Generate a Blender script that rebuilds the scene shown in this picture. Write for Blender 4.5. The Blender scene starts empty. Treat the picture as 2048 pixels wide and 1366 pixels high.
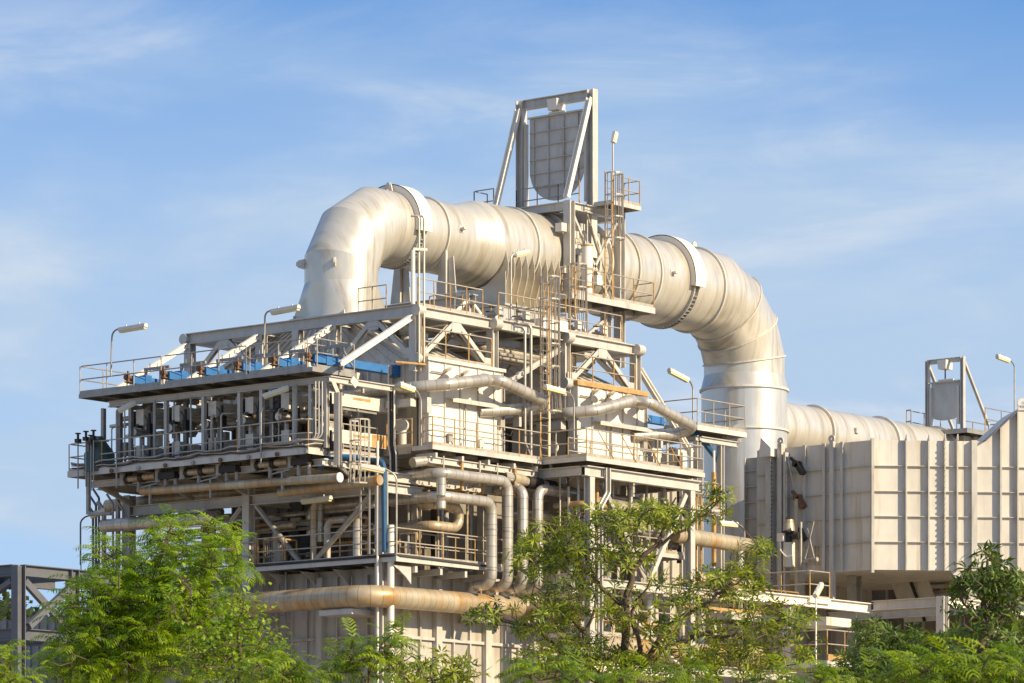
import bpy, math, random
from mathutils import Vector as V
C = bpy.context.scene.collection
rnd = random.Random(7)
PI = math.pi
Z = V((0,0,1)); XA = V((1,0,0)); YA = V((0,1,0))
# ---------- survey: a pixel of the 2048x1366 photo meets a real plane of the plant (x = along the shaded face, y = along the sunlit face)
FL = 7915.0; YH = 1830.0
_n = math.hypot(.7739,.6333); RX,RY = .7739/_n,.6333/_n; FX,FY = -RY,RX
_x0 = (830-1024)/FL*155.0
CX = -(_x0*RX+155*FX); CY = -(_x0*RY+155*FY); CZ = 1.7
CAM = V((CX,CY,CZ))
def ray(px,py):
    a=(px-1024)/FL; b=(YH-py)/FL
    return V((a*RX+FX, a*RY+FY, b))
def onx(px,py,x):
    d=ray(px,py); return CAM+d*((x-CX)/d.x)
def ony(px,py,y):
    d=ray(px,py); return CAM+d*((y-CY)/d.y)
def onz(px,py,z):
    d=ray(px,py); return CAM+d*((z-CZ)/d.z)
def at(px,py,Y):
    return CAM+ray(px,py)*Y
# ---------- mesh builder
class MB:
    def __init__(s): s.v=[]; s.f=[]; s.a=[]; s.val=0.0; s.st=[]
    def add(s,vs,fs,av=None):
        o=len(s.v); s.st.append((o,len(s.f))); s.v.extend(V(p) for p in vs); s.f.extend([tuple(i+o for i in f) for f in fs])
        s.a.extend(av if av else [s.val]*len(vs)); return s
    def box(s,x0,x1,y0,y1,z0,z1):
        if x0>x1:x0,x1=x1,x0
        if y0>y1:y0,y1=y1,y0
        if z0>z1:z0,z1=z1,z0
        return s.add([(x0,y0,z0),(x1,y0,z0),(x1,y1,z0),(x0,y1,z0),(x0,y0,z1),(x1,y0,z1),(x1,y1,z1),(x0,y1,z1)],
            [(0,3,2,1),(4,5,6,7),(0,1,5,4),(1,2,6,5),(2,3,7,6),(3,0,4,7)])
    def bar(s,p,q,w,h,up=Z,os=0,ou=0):
        p=V(p);q=V(q);d=(q-p)
        if d.length<1e-5: return s
        d.normalize()
        if abs(d.dot(up))>.98: up = YA if abs(d.y)<.9 else XA
        a=d.cross(up).normalized(); u=a.cross(d).normalized()
        off=a*os+u*ou; A=a*(w/2); U=u*(h/2)
        vs=[p+off-A-U,p+off+A-U,p+off+A+U,p+off-A+U,q+off-A-U,q+off+A-U,q+off+A+U,q+off-A+U]
        return s.add(vs,[(0,1,2,3),(7,6,5,4),(0,4,5,1),(1,5,6,2),(2,6,7,3),(3,7,4,0)])
    def ibeam(s,p,q,h=.4,w=.3,up=Z,t=.035):
        s.bar(p,q,w,t,up,0,h/2-t/2); s.bar(p,q,w,t,up,0,-h/2+t/2); s.bar(p,q,t*.8,h-2*t-.002,up); return s
    def tube(s,pts,r,n=10,cap=True,rr=None):
        pts=[V(p) for p in pts]; k=len(pts)
        ds=[]
        for i in range(k):
            a=(pts[i]-pts[i-1]).normalized() if i else None
            b=(pts[i+1]-pts[i]).normalized() if i<k-1 else None
            ds.append((a,b))
        d0=ds[0][1]; ref=Z if abs(d0.z)<.9 else YA
        u=(ref-d0*ref.dot(d0)).normalized()
        vs=[];av=[];L=0
        prev=d0
        for i in range(k):
            a,b=ds[i]
            if i: L+=(pts[i]-pts[i-1]).length
            t=(a+b) if (a and b) else (a or b)
            t=t.normalized()
            # build ring perpendicular to incoming direction, projected on the mitre plane
            inc=a or b
            q=prev.rotation_difference(inc); u=q@u; prev=inc
            w=inc.cross(u)
            R=rr[i] if rr else r
            for j in range(n):
                an=2*PI*j/n; o=u*math.cos(an)*R+w*math.sin(an)*R
                if a and b:
                    den=inc.dot(t)
                    o=o-inc*(o.dot(t)/den)
                vs.append(pts[i]+o); av.append(L)
        fs=[]
        for i in range(k-1):
            for j in range(n):
                j2=(j+1)%n
                fs.append((i*n+j,i*n+j2,(i+1)*n+j2,(i+1)*n+j))
        if cap:
            fs.append(tuple(range(n-1,-1,-1))); fs.append(tuple((k-1)*n+j for j in range(n)))
        return s.add(vs,fs,av)
    def cyl(s,p,q,r,n=16,r2=None):
        return s.tube([p,q],r,n,True,[r,r if r2 is None else r2])
    def ring(s,c,ax,ro,ri,th,n=48,a0=0,a1=2*PI):
        c=V(c);ax=V(ax).normalized(); ref=Z if abs(ax.z)<.9 else YA
        u=(ref-ax*ref.dot(ax)).normalized(); w=ax.cross(u)
        full=abs(a1-a0-2*PI)<1e-4; m=n if full else n+1
        vs=[]
        for i in range(m):
            an=a0+(a1-a0)*i/n; d=u*math.cos(an)+w*math.sin(an)
            for (r,h) in ((ri,-th/2),(ro,-th/2),(ro,th/2),(ri,th/2)): vs.append(c+d*r+ax*h)
        fs=[]
        for i in range(n):
            i2=(i+1)%m
            for k in range(4):
                k2=(k+1)%4
                fs.append((i*4+k,i2*4+k,i2*4+k2,i*4+k2))
        if not full:
            fs.append((0,1,2,3)); fs.append(tuple((m-1)*4+k for k in (3,2,1,0)))
        return s.add(vs,fs)
    def prism(s,poly,d):
        poly=[V(p) for p in poly]; d=V(d); n=len(poly)
        return s.add(poly+[p+d for p in poly],[tuple(range(n-1,-1,-1)),tuple(range(n,2*n))]+[(i,(i+1)%n,(i+1)%n+n,i+n) for i in range(n)])
    def groups(s):
        # pieces that touch (bounding boxes, 1 cm slack) stay one mesh; separate pieces become meshes of their own
        st=s.st+[(len(s.v),len(s.f))]; bb=[]
        for (a,_),(b,_) in zip(st,st[1:]):
            vs=s.v[a:b]; bb.append([min(p[i] for p in vs)-.01 for i in range(3)]+[max(p[i] for p in vs)+.01 for i in range(3)])
        k=len(bb); par=list(range(k))
        def fd(i):
            while par[i]!=i: i=par[i]
            return i
        for i in range(k):
            for j in range(i):
                if all(bb[i][q]<bb[j][q+3] and bb[j][q]<bb[i][q+3] for q in range(3)): par[fd(i)]=fd(j)
        out={}
        for i in range(k):
            m=out.setdefault(fd(i),MB()); (va,fa),(vb,fb)=st[i],st[i+1]; o=len(m.v)-va
            m.st.append((len(m.v),len(m.f))); m.v+=s.v[va:vb]; m.a+=s.a[va:vb]; m.f+=[tuple(q+o for q in f) for f in s.f[fa:fb]]
        return list(out.values())
    def build(s,name,mat,parent=None,smooth=None,loc=None):
        if parent is not None and name in SPLIT and len(s.st)>1:
            gs=s.groups()
            if len(gs)>1: return [g.build(name,mat,parent,smooth) for g in gs][0]
        me=bpy.data.meshes.new(name)
        if parent is not None: o0=ORI[parent]
        else:
            if loc is None:
                n=len(s.v); loc=V((sum(p.x for p in s.v)/n,sum(p.y for p in s.v)/n,min(p.z for p in s.v)))
            o0=V(loc)
        me.from_pydata([p-o0 for p in s.v],[],s.f)
        me.update()
        at_=me.attributes.new('s','FLOAT','POINT'); at_.data.foreach_set('value',s.a)
        if smooth is not None:
            me.polygons.foreach_set('use_smooth',[True]*len(me.polygons))
            me.set_sharp_from_angle(angle=math.radians(smooth))
        me.materials.append(mat)
        ob=bpy.data.objects.new(name,me); C.objects.link(ob)
        if parent is not None: ob.parent=parent
        else: ob.location=o0
        ORI[ob]=o0
        return ob
ORI={}
SPLIT={'support_leg','bracket','drop_pipe','valve','valve_body','clamp','hanger','stub_pipe','leg','carrier_beam','hanger_frame','slanted_tube','strut','fan_casing','tray','actuator','beam','body','valve_sleeve','linkage_rod','railing','joists','inner_frame','hatch_door','knee_brace'}
def fillet(pts,r,k=5):
    pts=[V(p) for p in pts]; out=[pts[0]]
    for i in range(1,len(pts)-1):
        a,b,c=pts[i-1],pts[i],pts[i+1]
        d1=(a-b);d2=(c-b);l=min(d1.length,d2.length)*.49
        d1.normalize();d2.normalize(); ang=d1.angle(d2,PI)
        if ang>PI-.05: out.append(b); continue
        t=min(r/math.tan(ang/2),l); rr=t*math.tan(ang/2)
        bis=(d1+d2).normalized(); cen=b+bis*(rr/math.sin(ang/2))
        p0=b+d1*t;p1=b+d2*t; v0=p0-cen;v1=p1-cen; th=v0.angle(v1)
        for j in range(k+1):
            f=j/k
            out.append(cen+(v0*math.sin((1-f)*th)+v1*math.sin(f*th))/math.sin(th))
    out.append(pts[-1]); return out
def tag(o,label=None,cat=None,group=None,kind=None):
    if label: o['label']=label
    if cat: o['category']=cat
    if group: o['group']=group
    if kind: o['kind']=kind
    return o
def thing(name,label,cat,loc,group=None):
    o=bpy.data.objects.new(name,None); o.empty_display_size=.3; C.objects.link(o); o.location=V(loc); ORI[o]=V(loc)
    return tag(o,label,cat,group)
def dup(root,loc,label=None,group=None):
    kids={}
    for o in ORI: 
        if o.parent: kids.setdefault(o.parent,[]).append(o)
    r=root.copy(); C.objects.link(r); r.location=V(loc); COP.append(r)
    if label: r['label']=label
    if group: r['group']=group
    def rec(a,b):
        for ch in kids.get(a,[]):
            c=ch.copy(); C.objects.link(c); c.parent=b; rec(ch,c)
    rec(root,r)
    return r
COP=[]
# ---------- materials
def mat(name,col,rough=.5,metal=0,noise=.12,scale=1.5,dirt=None,dscale=.6,dcover=.55,streak=False,seam=0,seamdark=.55,spec=.5,bump=0,coord='Object'):
    m=bpy.data.materials.new(name); m.use_nodes=True; nt=m.node_tree; N=nt.nodes; L=nt.links
    b=N['Principled BSDF']; b.inputs['Roughness'].default_value=rough; b.inputs['Metallic'].default_value=metal
    b.inputs['Specular IOR Level'].default_value=spec
    tc=N.new('ShaderNodeTexCoord'); geo=N.new('ShaderNodeNewGeometry')
    def vec(sc):
        mp=N.new('ShaderNodeMapping'); mp.inputs['Scale'].default_value=sc; L.new(geo.outputs['Position'],mp.inputs['Vector']); return mp.outputs[0]
    n1=N.new('ShaderNodeTexNoise'); n1.inputs['Scale'].default_value=scale; n1.inputs['Detail'].default_value=6; n1.inputs['Roughness'].default_value=.65
    L.new(vec(tuple(.5+q*.3 for q in streak) if streak else (1,1,1)),n1.inputs['Vector'])
    r1=N.new('ShaderNodeMapRange'); r1.inputs[1].default_value=.3; r1.inputs[2].default_value=.7; r1.inputs[3].default_value=1-noise; r1.inputs[4].default_value=1+noise*.6
    L.new(n1.outputs[0],r1.inputs[0])
    mx=N.new('ShaderNodeMix'); mx.data_type='RGBA'; mx.blend_type='MULTIPLY'; mx.inputs[0].default_value=1
    mx.inputs[6].default_value=(*col,1); L.new(r1.outputs[0],mx.inputs[7]); out=mx.outputs[2]
    if dirt:
        n2=N.new('ShaderNodeTexNoise'); n2.inputs['Scale'].default_value=dscale; n2.inputs['Detail'].default_value=8; n2.inputs['Roughness'].default_value=.7
        L.new(vec(streak if streak else (1,1,1)),n2.inputs['Vector'])
        r2=N.new('ShaderNodeMapRange'); r2.inputs[1].default_value=dcover; r2.inputs[2].default_value=dcover+.22; L.new(n2.outputs[0],r2.inputs[0])
        m2=N.new('ShaderNodeMix'); m2.data_type='RGBA'; L.new(r2.outputs[0],m2.inputs[0]); L.new(out,m2.inputs[6]); m2.inputs[7].default_value=(*dirt,1); out=m2.outputs[2]
    if seam:
        at_=N.new('ShaderNodeAttribute'); at_.attribute_name='s'
        d=N.new('ShaderNodeMath'); d.operation='DIVIDE'; L.new(at_.outputs['Fac'],d.inputs[0]); d.inputs[1].default_value=seam
        fr=N.new('ShaderNodeMath'); fr.operation='FRACT'; L.new(d.outputs[0],fr.inputs[0])
        g=N.new('ShaderNodeMath'); g.operation='LESS_THAN'; L.new(fr.outputs[0],g.inputs[0]); g.inputs[1].default_value=.07
        fl=N.new('ShaderNodeMath'); fl.operation='FLOOR'; L.new(d.outputs[0],fl.inputs[0])
        wn=N.new('ShaderNodeTexWhiteNoise'); wn.noise_dimensions='1D'; L.new(fl.outputs[0],wn.inputs['W'])
        wr=N.new('ShaderNodeMapRange'); wr.inputs[3].default_value=.86; wr.inputs[4].default_value=1.06; L.new(wn.outputs['Value'],wr.inputs[0])
        m4=N.new('ShaderNodeMix'); m4.data_type='RGBA'; m4.blend_type='MULTIPLY'; m4.inputs[0].default_value=1; L.new(out,m4.inputs[6]); L.new(wr.outputs[0],m4.inputs[7])
        sm=N.new('ShaderNodeMath'); sm.operation='MULTIPLY'; L.new(g.outputs[0],sm.inputs[0]); sm.inputs[1].default_value=seamdark
        m3=N.new('ShaderNodeMix'); m3.data_type='RGBA'; L.new(sm.outputs[0],m3.inputs[0]); L.new(m4.outputs[2],m3.inputs[6]); m3.inputs[7].default_value=(col[0]*.25,col[1]*.22,col[2]*.18,1); out=m3.outputs[2]
    L.new(out,b.inputs['Base Color'])
    rr=N.new('ShaderNodeMapRange'); rr.inputs[3].default_value=max(.05,rough-.1); rr.inputs[4].default_value=min(1,rough+.12); L.new(n1.outputs[0],rr.inputs[0]); L.new(rr.outputs[0],b.inputs['Roughness'])
    if bump:
        bp=N.new('ShaderNodeBump'); bp.inputs['Strength'].default_value=bump; bp.inputs['Distance'].default_value=.03
        n3=N.new('ShaderNodeTexNoise'); n3.inputs['Scale'].default_value=1.1; n3.inputs['Detail'].default_value=2; L.new(geo.outputs['Position'],n3.inputs['Vector'])
        L.new(n3.outputs[0],bp.inputs['Height']); L.new(bp.outputs[0],b.inputs['Normal'])
    return m
def leafmat(name,dark,light,trans=.4):
    m=bpy.data.materials.new(name); m.use_nodes=True; nt=m.node_tree; N=nt.nodes; L=nt.links
    b=N['Principled BSDF']; b.inputs['Roughness'].default_value=.45; b.inputs['Specular IOR Level'].default_value=.4
    a=N.new('ShaderNodeAttribute'); a.attribute_name='s'
    mx=N.new('ShaderNodeMix'); mx.data_type='RGBA'; L.new(a.outputs['Fac'],mx.inputs[0]); mx.inputs[6].default_value=(*dark,1); mx.inputs[7].default_value=(*light,1)
    L.new(mx.outputs[2],b.inputs['Base Color'])
    t=N.new('ShaderNodeBsdfTranslucent'); g=N.new('ShaderNodeMix'); g.data_type='RGBA'; g.blend_type='MULTIPLY'; g.inputs[0].default_value=1
    L.new(mx.outputs[2],g.inputs[6]); g.inputs[7].default_value=(1.6,1.5,.5,1); L.new(g.outputs[2],t.inputs['Color'])
    ms=N.new('ShaderNodeMixShader'); ms.inputs[0].default_value=trans; L.new(b.outputs[0],ms.inputs[1]); L.new(t.outputs[0],ms.inputs[2])
    L.new(ms.outputs[0],N['Material Output'].inputs['Surface']); return m
M={}
M['duct']=mat('duct_cladding',(.67,.625,.53),.32,.5,.10,1.2,(.42,.335,.22),.55,.50,(.5,5.5,.5),bump=.25)
M['stack']=mat('stack_cladding',(.67,.64,.58),.30,.55,.10,1.2,(.43,.36,.26),.5,.53,(3.5,3.5,.12),bump=.25)
M['clad']=mat('pipe_cladding',(.58,.53,.45),.32,.55,.16,1.2,(.38,.25,.11),.8,.56,False,seam=.42,bump=.2)
M['ochre']=mat('stained_cladding',(.50,.42,.29),.38,.35,.2,1.0,(.46,.23,.05),.55,.47,False,seam=.36,bump=.2)
M['panel']=mat('casing_panel',(.61,.57,.50),.5,.1,.14,.8,(.38,.29,.17),.9,.53,(2.2,2.2,.14),bump=.15)
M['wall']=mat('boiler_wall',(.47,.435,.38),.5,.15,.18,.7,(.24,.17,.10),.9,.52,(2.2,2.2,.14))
M['deepwall']=mat('shade_darkened_wall',(.24,.205,.165),.6,.1,.3,.7,(.09,.065,.04),.8,.5,(2,2,.2))  # boiler wall recoloured dark, so recesses carry their shade in the colour
M['white']=mat('white_panel',(.76,.70,.60),.5,0,.08,1.2,(.50,.40,.27),.9,.60,(2.2,2.2,.16))
M['steel']=mat('painted_steel',(.53,.50,.445),.45,.15,.16,2.0,(.30,.21,.12),1.3,.57,(1.6,1.6,.3))
M['galv']=mat('galvanised_steel',(.345,.325,.29),.45,.45,.25,3.0,(.18,.12,.07),1.6,.54)
M['deck']=mat('deck_grating',(.22,.205,.185),.6,.3,.3,3.0,(.13,.08,.04),1.2,.52)
M['rail']=mat('rail_tube',(.47,.42,.34),.42,.3,.2,2.5,(.38,.20,.05),1.6,.52)
M['rust']=mat('rusty_paint',(.45,.28,.10),.6,.05,.3,3.0,(.34,.12,.025),2.6,.49)
M['blue']=mat('blue_paint',(.035,.15,.38),.4,.0,.14,3.0,(.03,.11,.27),2.2,.6)
M['dblue']=mat('dark_blue_cable',(.02,.09,.19),.5,0,.2,4.0)
M['dark']=mat('dark_machine',(.035,.03,.027),.5,.2,.3,3.0,(.12,.06,.025),3,.57)
M['grey']=mat('machine_grey',(.38,.35,.30),.5,.2,.22,2.5,(.16,.11,.06),2,.55)
M['cream']=mat('cream_box',(.66,.61,.51),.5,.05,.18,1.6,(.30,.19,.08),1.6,.56)
M['brown']=mat('brown_machine',(.17,.09,.045),.55,.2,.4,4.0,(.05,.035,.025),3,.5)
M['cable']=mat('cable_black',(.03,.03,.032),.5,0,.2,5)
M['lamp']=mat('lamp_housing',(.62,.60,.54),.4,0,.08,3)
M['lens']=mat('lamp_lens',(.64,.54,.26),.25,0,.08,3)
M['green']=mat('dark_green_paint',(.04,.075,.065),.5,0,.2,3)
M['pgrey']=mat('dark_grey_steel',(.12,.125,.14),.45,.2,.15,2)
M['concrete']=mat('concrete',(.30,.29,.28),.85,0,.2,1.5,(.16,.15,.14),.8,.53,(2,2,.2))
M['bark']=mat('bark',(.10,.07,.045),.85,0,.35,5)
M['twig']=mat('pale_twig',(.22,.17,.12),.8,0,.3,6)
M['ground']=mat('ground_gravel',(.34,.285,.21),.95,0,.3,.3,(.20,.17,.10),.15,.5)
M['hill']=mat('hill_ground',(.05,.07,.025),.95,0,.4,.05)
M['frond']=leafmat('frond_leaf',(.05,.12,.008),(.36,.50,.012),.45)
M['frond2']=leafmat('frond_leaf_soft',(.06,.13,.010),(.30,.40,.015),.42)
M['rosette']=leafmat('rosette_leaf',(.03,.08,.008),(.33,.37,.020),.35)
M['rosette2']=leafmat('rosette_leaf_deep',(.022,.055,.008),(.14,.21,.016),.3)
M['vine']=leafmat('vine_leaf',(.07,.16,.012),(.36,.48,.03),.4)
M['forest']=leafmat('forest_leaf',(.02,.035,.010),(.06,.085,.02),.2)
# ---------- common assemblies
def railing(parent,runs,h=1.1,sp=1.5,mrail='rail',mpost='rail',r=.026,toe=True,skip_posts=False):
    rb=MB()
    posts=[]
    for pts in runs:
        pts=[V(p) for p in pts]
        for k in (h,h*.52): 
            rb.tube(fillet([p+Z*k for p in pts],.12,3) if len(pts)>2 else [p+Z*k for p in pts],r,6)
        if toe:
            for a,b in zip(pts,pts[1:]): rb.bar(a+Z*.07,b+Z*.07,.012,.12)
        for a,b in zip(pts,pts[1:]):
            n=max(1,round((b-a).length/sp))
            for i in range(n+1):
                p=a+(b-a)*(i/n)
                if not any((p-q).length<.2 for q in posts): posts.append(p)
    ro=rb.build('railing',M[mrail],parent)
    for i,p in enumerate(posts):
        mm=mpost if not isinstance(mpost,(list,tuple)) else mpost[i%len(mpost)]
        MB().tube([p-Z*.12,p+Z*h],r,6).build('post',M[mm],ro)
    return ro
def deck(parent,x0,x1,y0,y1,z,th=.28,edge='steel',joists=True,sp=1.2):
    MB().box(x0+.03,x1-.03,y0+.03,y1-.03,z-.045,z).build('grating',M['deck'],parent)
    e=MB()
    for a,b in (((x0,y0),(x1,y0)),((x1,y0),(x1,y1)),((x1,y1),(x0,y1)),((x0,y1),(x0,y0))):
        pass
    t=.03
    e.box(x0,x1,y0,y0+t,z-th,z+.005); e.box(x0,x1,y1-t,y1,z-th,z+.005)
    e.box(x0,x0+t,y0+t,y1-t,z-th,z+.005); e.box(x1-t,x1,y0+t,y1-t,z-th,z+.005)
    e.build('edge_channel',M[edge],parent)
    if joists:
        j=MB(); L=x1-x0
        if L>(y1-y0):
            n=max(2,int(L/sp))
            for i in range(1,n): j.bar((x0+L*i/n,y0+t,z-.05-th*.4),(x0+L*i/n,y1-t,z-.05-th*.4),.1,th*.7)
        else:
            L=y1-y0; n=max(2,int(L/sp))
            for i in range(1,n): j.bar((x0+t,y0+L*i/n,z-.05-th*.4),(x1-t,y0+L*i/n,z-.05-th*.4),.1,th*.7)
        j.build('joists',M['deck'],parent)
def lamp(label,poles,a,b,mpole='galv'):
    """poles: polyline of the pole; a-b: the fluorescent housing"""
    a=V(a);b=V(b)
    t=thing('floodlight_pole',label,'lamp',poles[0],'tube lamps on the plant')
    MB().tube(fillet(poles,.35,5),.035,8).build('pole',M[mpole],t,40)
    h=MB(); h.bar(a,b,.20,.10); h.bar(a,b,.14,.05,Z,0,.07)
    d=(b-a)
    for f in (.25,.75): h.bar(a+d*f+Z*.09,a+d*f+Z*.17,.04,.04)
    h.build('housing',M['lamp'],t)
    MB().bar(a+d*.03,b-d*.03,.17,.075,Z,0,-.088).build('lens',M['lens'],t)
    return t
def ladder(label,base,top,nrm,w=.45,cage=None,ms='rail',mc='rail',group=None):
    base=V(base);top=V(top);nrm=V(nrm).normalized(); side=Z.cross(nrm).normalized()
    t=thing('ladder',label,'ladder',base,group)
    for s in (-1,1): MB().bar(base+side*(s*w/2),top+side*(s*w/2),.07,.03,nrm).build('stile',M[ms],t)
    r=MB(); n=int((top.z-base.z)/.3)
    for i in range(n): 
        p=base+Z*(.2+.3*i); r.tube([p-side*w/2,p+side*w/2],.016,6)
    r.build('rungs',M['galv'],t)
    if cage:
        c=MB(); R=.38; n=9
        z=cage[0]
        zs=[]; 
        while z<=cage[1]+.01: zs.append(z); z+=max(.5,(cage[1]-cage[0])/max(1,round((cage[1]-cage[0])/.95)))
        def cp(an,z,f=1): return V((base.x,base.y,z))+nrm*(.30+R*math.cos(an))*f+side*R*math.sin(an)*(f if f>1 else 1)
        ans=[-2.3+4.6*i/n for i in range(n+1)]
        for i,zz in enumerate(zs):
            f=1.12 if i==0 else 1
            for a,b in zip(ans,ans[1:]): c.bar(cp(a,zz,f),cp(b,zz,f),.012,.06)
        for an in ans[::1]:
            c.bar(cp(an,zs[0],1.12),cp(an,zs[1] if len(zs)>1 else zs[0]+.3),.012,.04,nrm)
            if len(zs)>2: c.bar(cp(an,zs[1]),cp(an,zs[-1]),.012,.04,nrm)
        c.build('cage',M[mc],t)
    return t
def pipe(name,label,pts,r,m='clad',bend=None,n=18,group=None,cat='pipe',ends=True):
    mb=MB(); mb.tube(fillet(pts,bend or r*2.2,6),r,n)
    o=mb.build(name,M[m],None,35,loc=pts[0])
    return tag(o,label,cat,group)
def ringed(o,pts_axes,r,m='clad',th=.06,dr=.03,name='band'):
    for c,ax in pts_axes: MB().ring(c,ax,r+dr,r-.02,th,24).build(name,M[m],o,40)
# ---------- setting
g=MB(); N_=24
for i in range(N_+1):
    for j in range(N_+1):
        g.v.append(V((-3000+6000*i/N_,-3000+6000*j/N_,0))); g.a.append(0)
for i in range(N_):
    for j in range(N_):
        a=i*(N_+1)+j; g.f.append((a,a+N_+1,a+N_+2,a+1))
tag(g.build('ground',M['ground'],None,loc=(0,0,0)),'flat soil and grass ground under the whole plant','ground',kind='structure')
# distant wooded hill behind the left edge
h=MB(); cols=160; rows=10
hc=at(-90,1400,700); hr=V((RX,RY,0)); hf=V((FX,FY,0)); hc.z=0
def hillz(u,v): 
    return max(-2,(50+3*math.sin(u*.05+1)+2*math.sin(u*.21))/(1+math.exp((u-21)/2.2))*math.exp(-(v/150)**2)-2)
for i in range(cols+1):
    for j in range(rows*3+1):
        u=-400+800*i/cols; v=-300+600*j/(rows*3)
        h.v.append(V((hc.x,hc.y,0))+hr*u+hf*v+Z*hillz(u,v)); h.a.append(0)
R3=rows*3
for i in range(cols):
    for j in range(R3):
        a=i*(R3+1)+j; h.f.append((a,a+R3+1,a+R3+2,a+1))
tag(h.build('hill',M['hill'],None,180,loc=(hc.x,hc.y,-2)),'low wooded hill far behind the plant','hill',kind='structure')
fb=MB(); rr=random.Random(3)
clump=[(rr.uniform(-40,20),rr.uniform(-60,10),rr.uniform(2.0,3.6)) for i in range(420)]
for i in range(11000):
    if i%5==0: u,v,cr=rr.uniform(-250,-30),rr.uniform(-100,10),4
    else: u,v,cr=clump[i%420]
    hz=hillz(u,v)
    p=V((hc.x,hc.y,0))+hr*u+hf*v+Z*(hz+cr*.8 if hz>3 else -3)
    for k in range(3):
        q=p+V((rr.gauss(0,cr*.5),rr.gauss(0,cr*.5),rr.gauss(0,cr*.45))); s=rr.uniform(.3,.8)
        a=V((rr.gauss(0,1),rr.gauss(0,1),rr.gauss(0,1))).normalized(); b=a.orthogonal().normalized()
        va=rr.random()
        fb.add([q+a*s,q+b*s*.7,q-a*s,q-b*s*.7],[(0,1,2,3)],[va]*4)
tag(fb.build('forest',M['forest'],None,loc=(hc.x,hc.y,0)),'far-off dark green wood covering the hill','forest',kind='stuff')
# ---------- the boiler: lower casing and two upper modules
def stiff_wall(parent,x0,x1,y,z0,z1,sp,zs,name='stiffener',d=.14,m='wall',big=0):
    b=MB(); n=round((x1-x0)/sp)
    for i in range(n+1):
        x=x0+(x1-x0)*i/n; w=.10
        if big and i%big==0: b.box(x-.15,x+.15,y-d*2.0,y-.001,z0,z1)
        else: b.box(x-.03,x+.03,y-d,y-.001,z0,z1)
    for z in zs: b.box(x0,x1,y-d*.8,y-.002,z-.05,z+.05)
    return b.build(name,M[m],parent)
t=thing('boiler_casing','lower grey ribbed boiler casing behind the big rust stained pipe','boiler',(-7,5,0))
MB().box(-13.2,-.45,-1.3,21,0,15.25).build('wall',M['wall'],t)
stiff_wall(t,-13.2,-.45,-1.3,0,15.0,.78,(12.6,10.4,8.6),big=4)
b=MB()
for i in range(22):
    y=-1.3+i*1.02; w=.17 if i%3==0 else .035
    b.box(-.449,-.449+(.22 if i%3==0 else .12),y-w,y+w,0,15)
for z in (12.6,10.9,8.8): b.box(-.449,-.32,-1.3,20,z-.06,z+.06)
b.build('stiffener',M['steel'],t)
mods=[]
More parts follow.
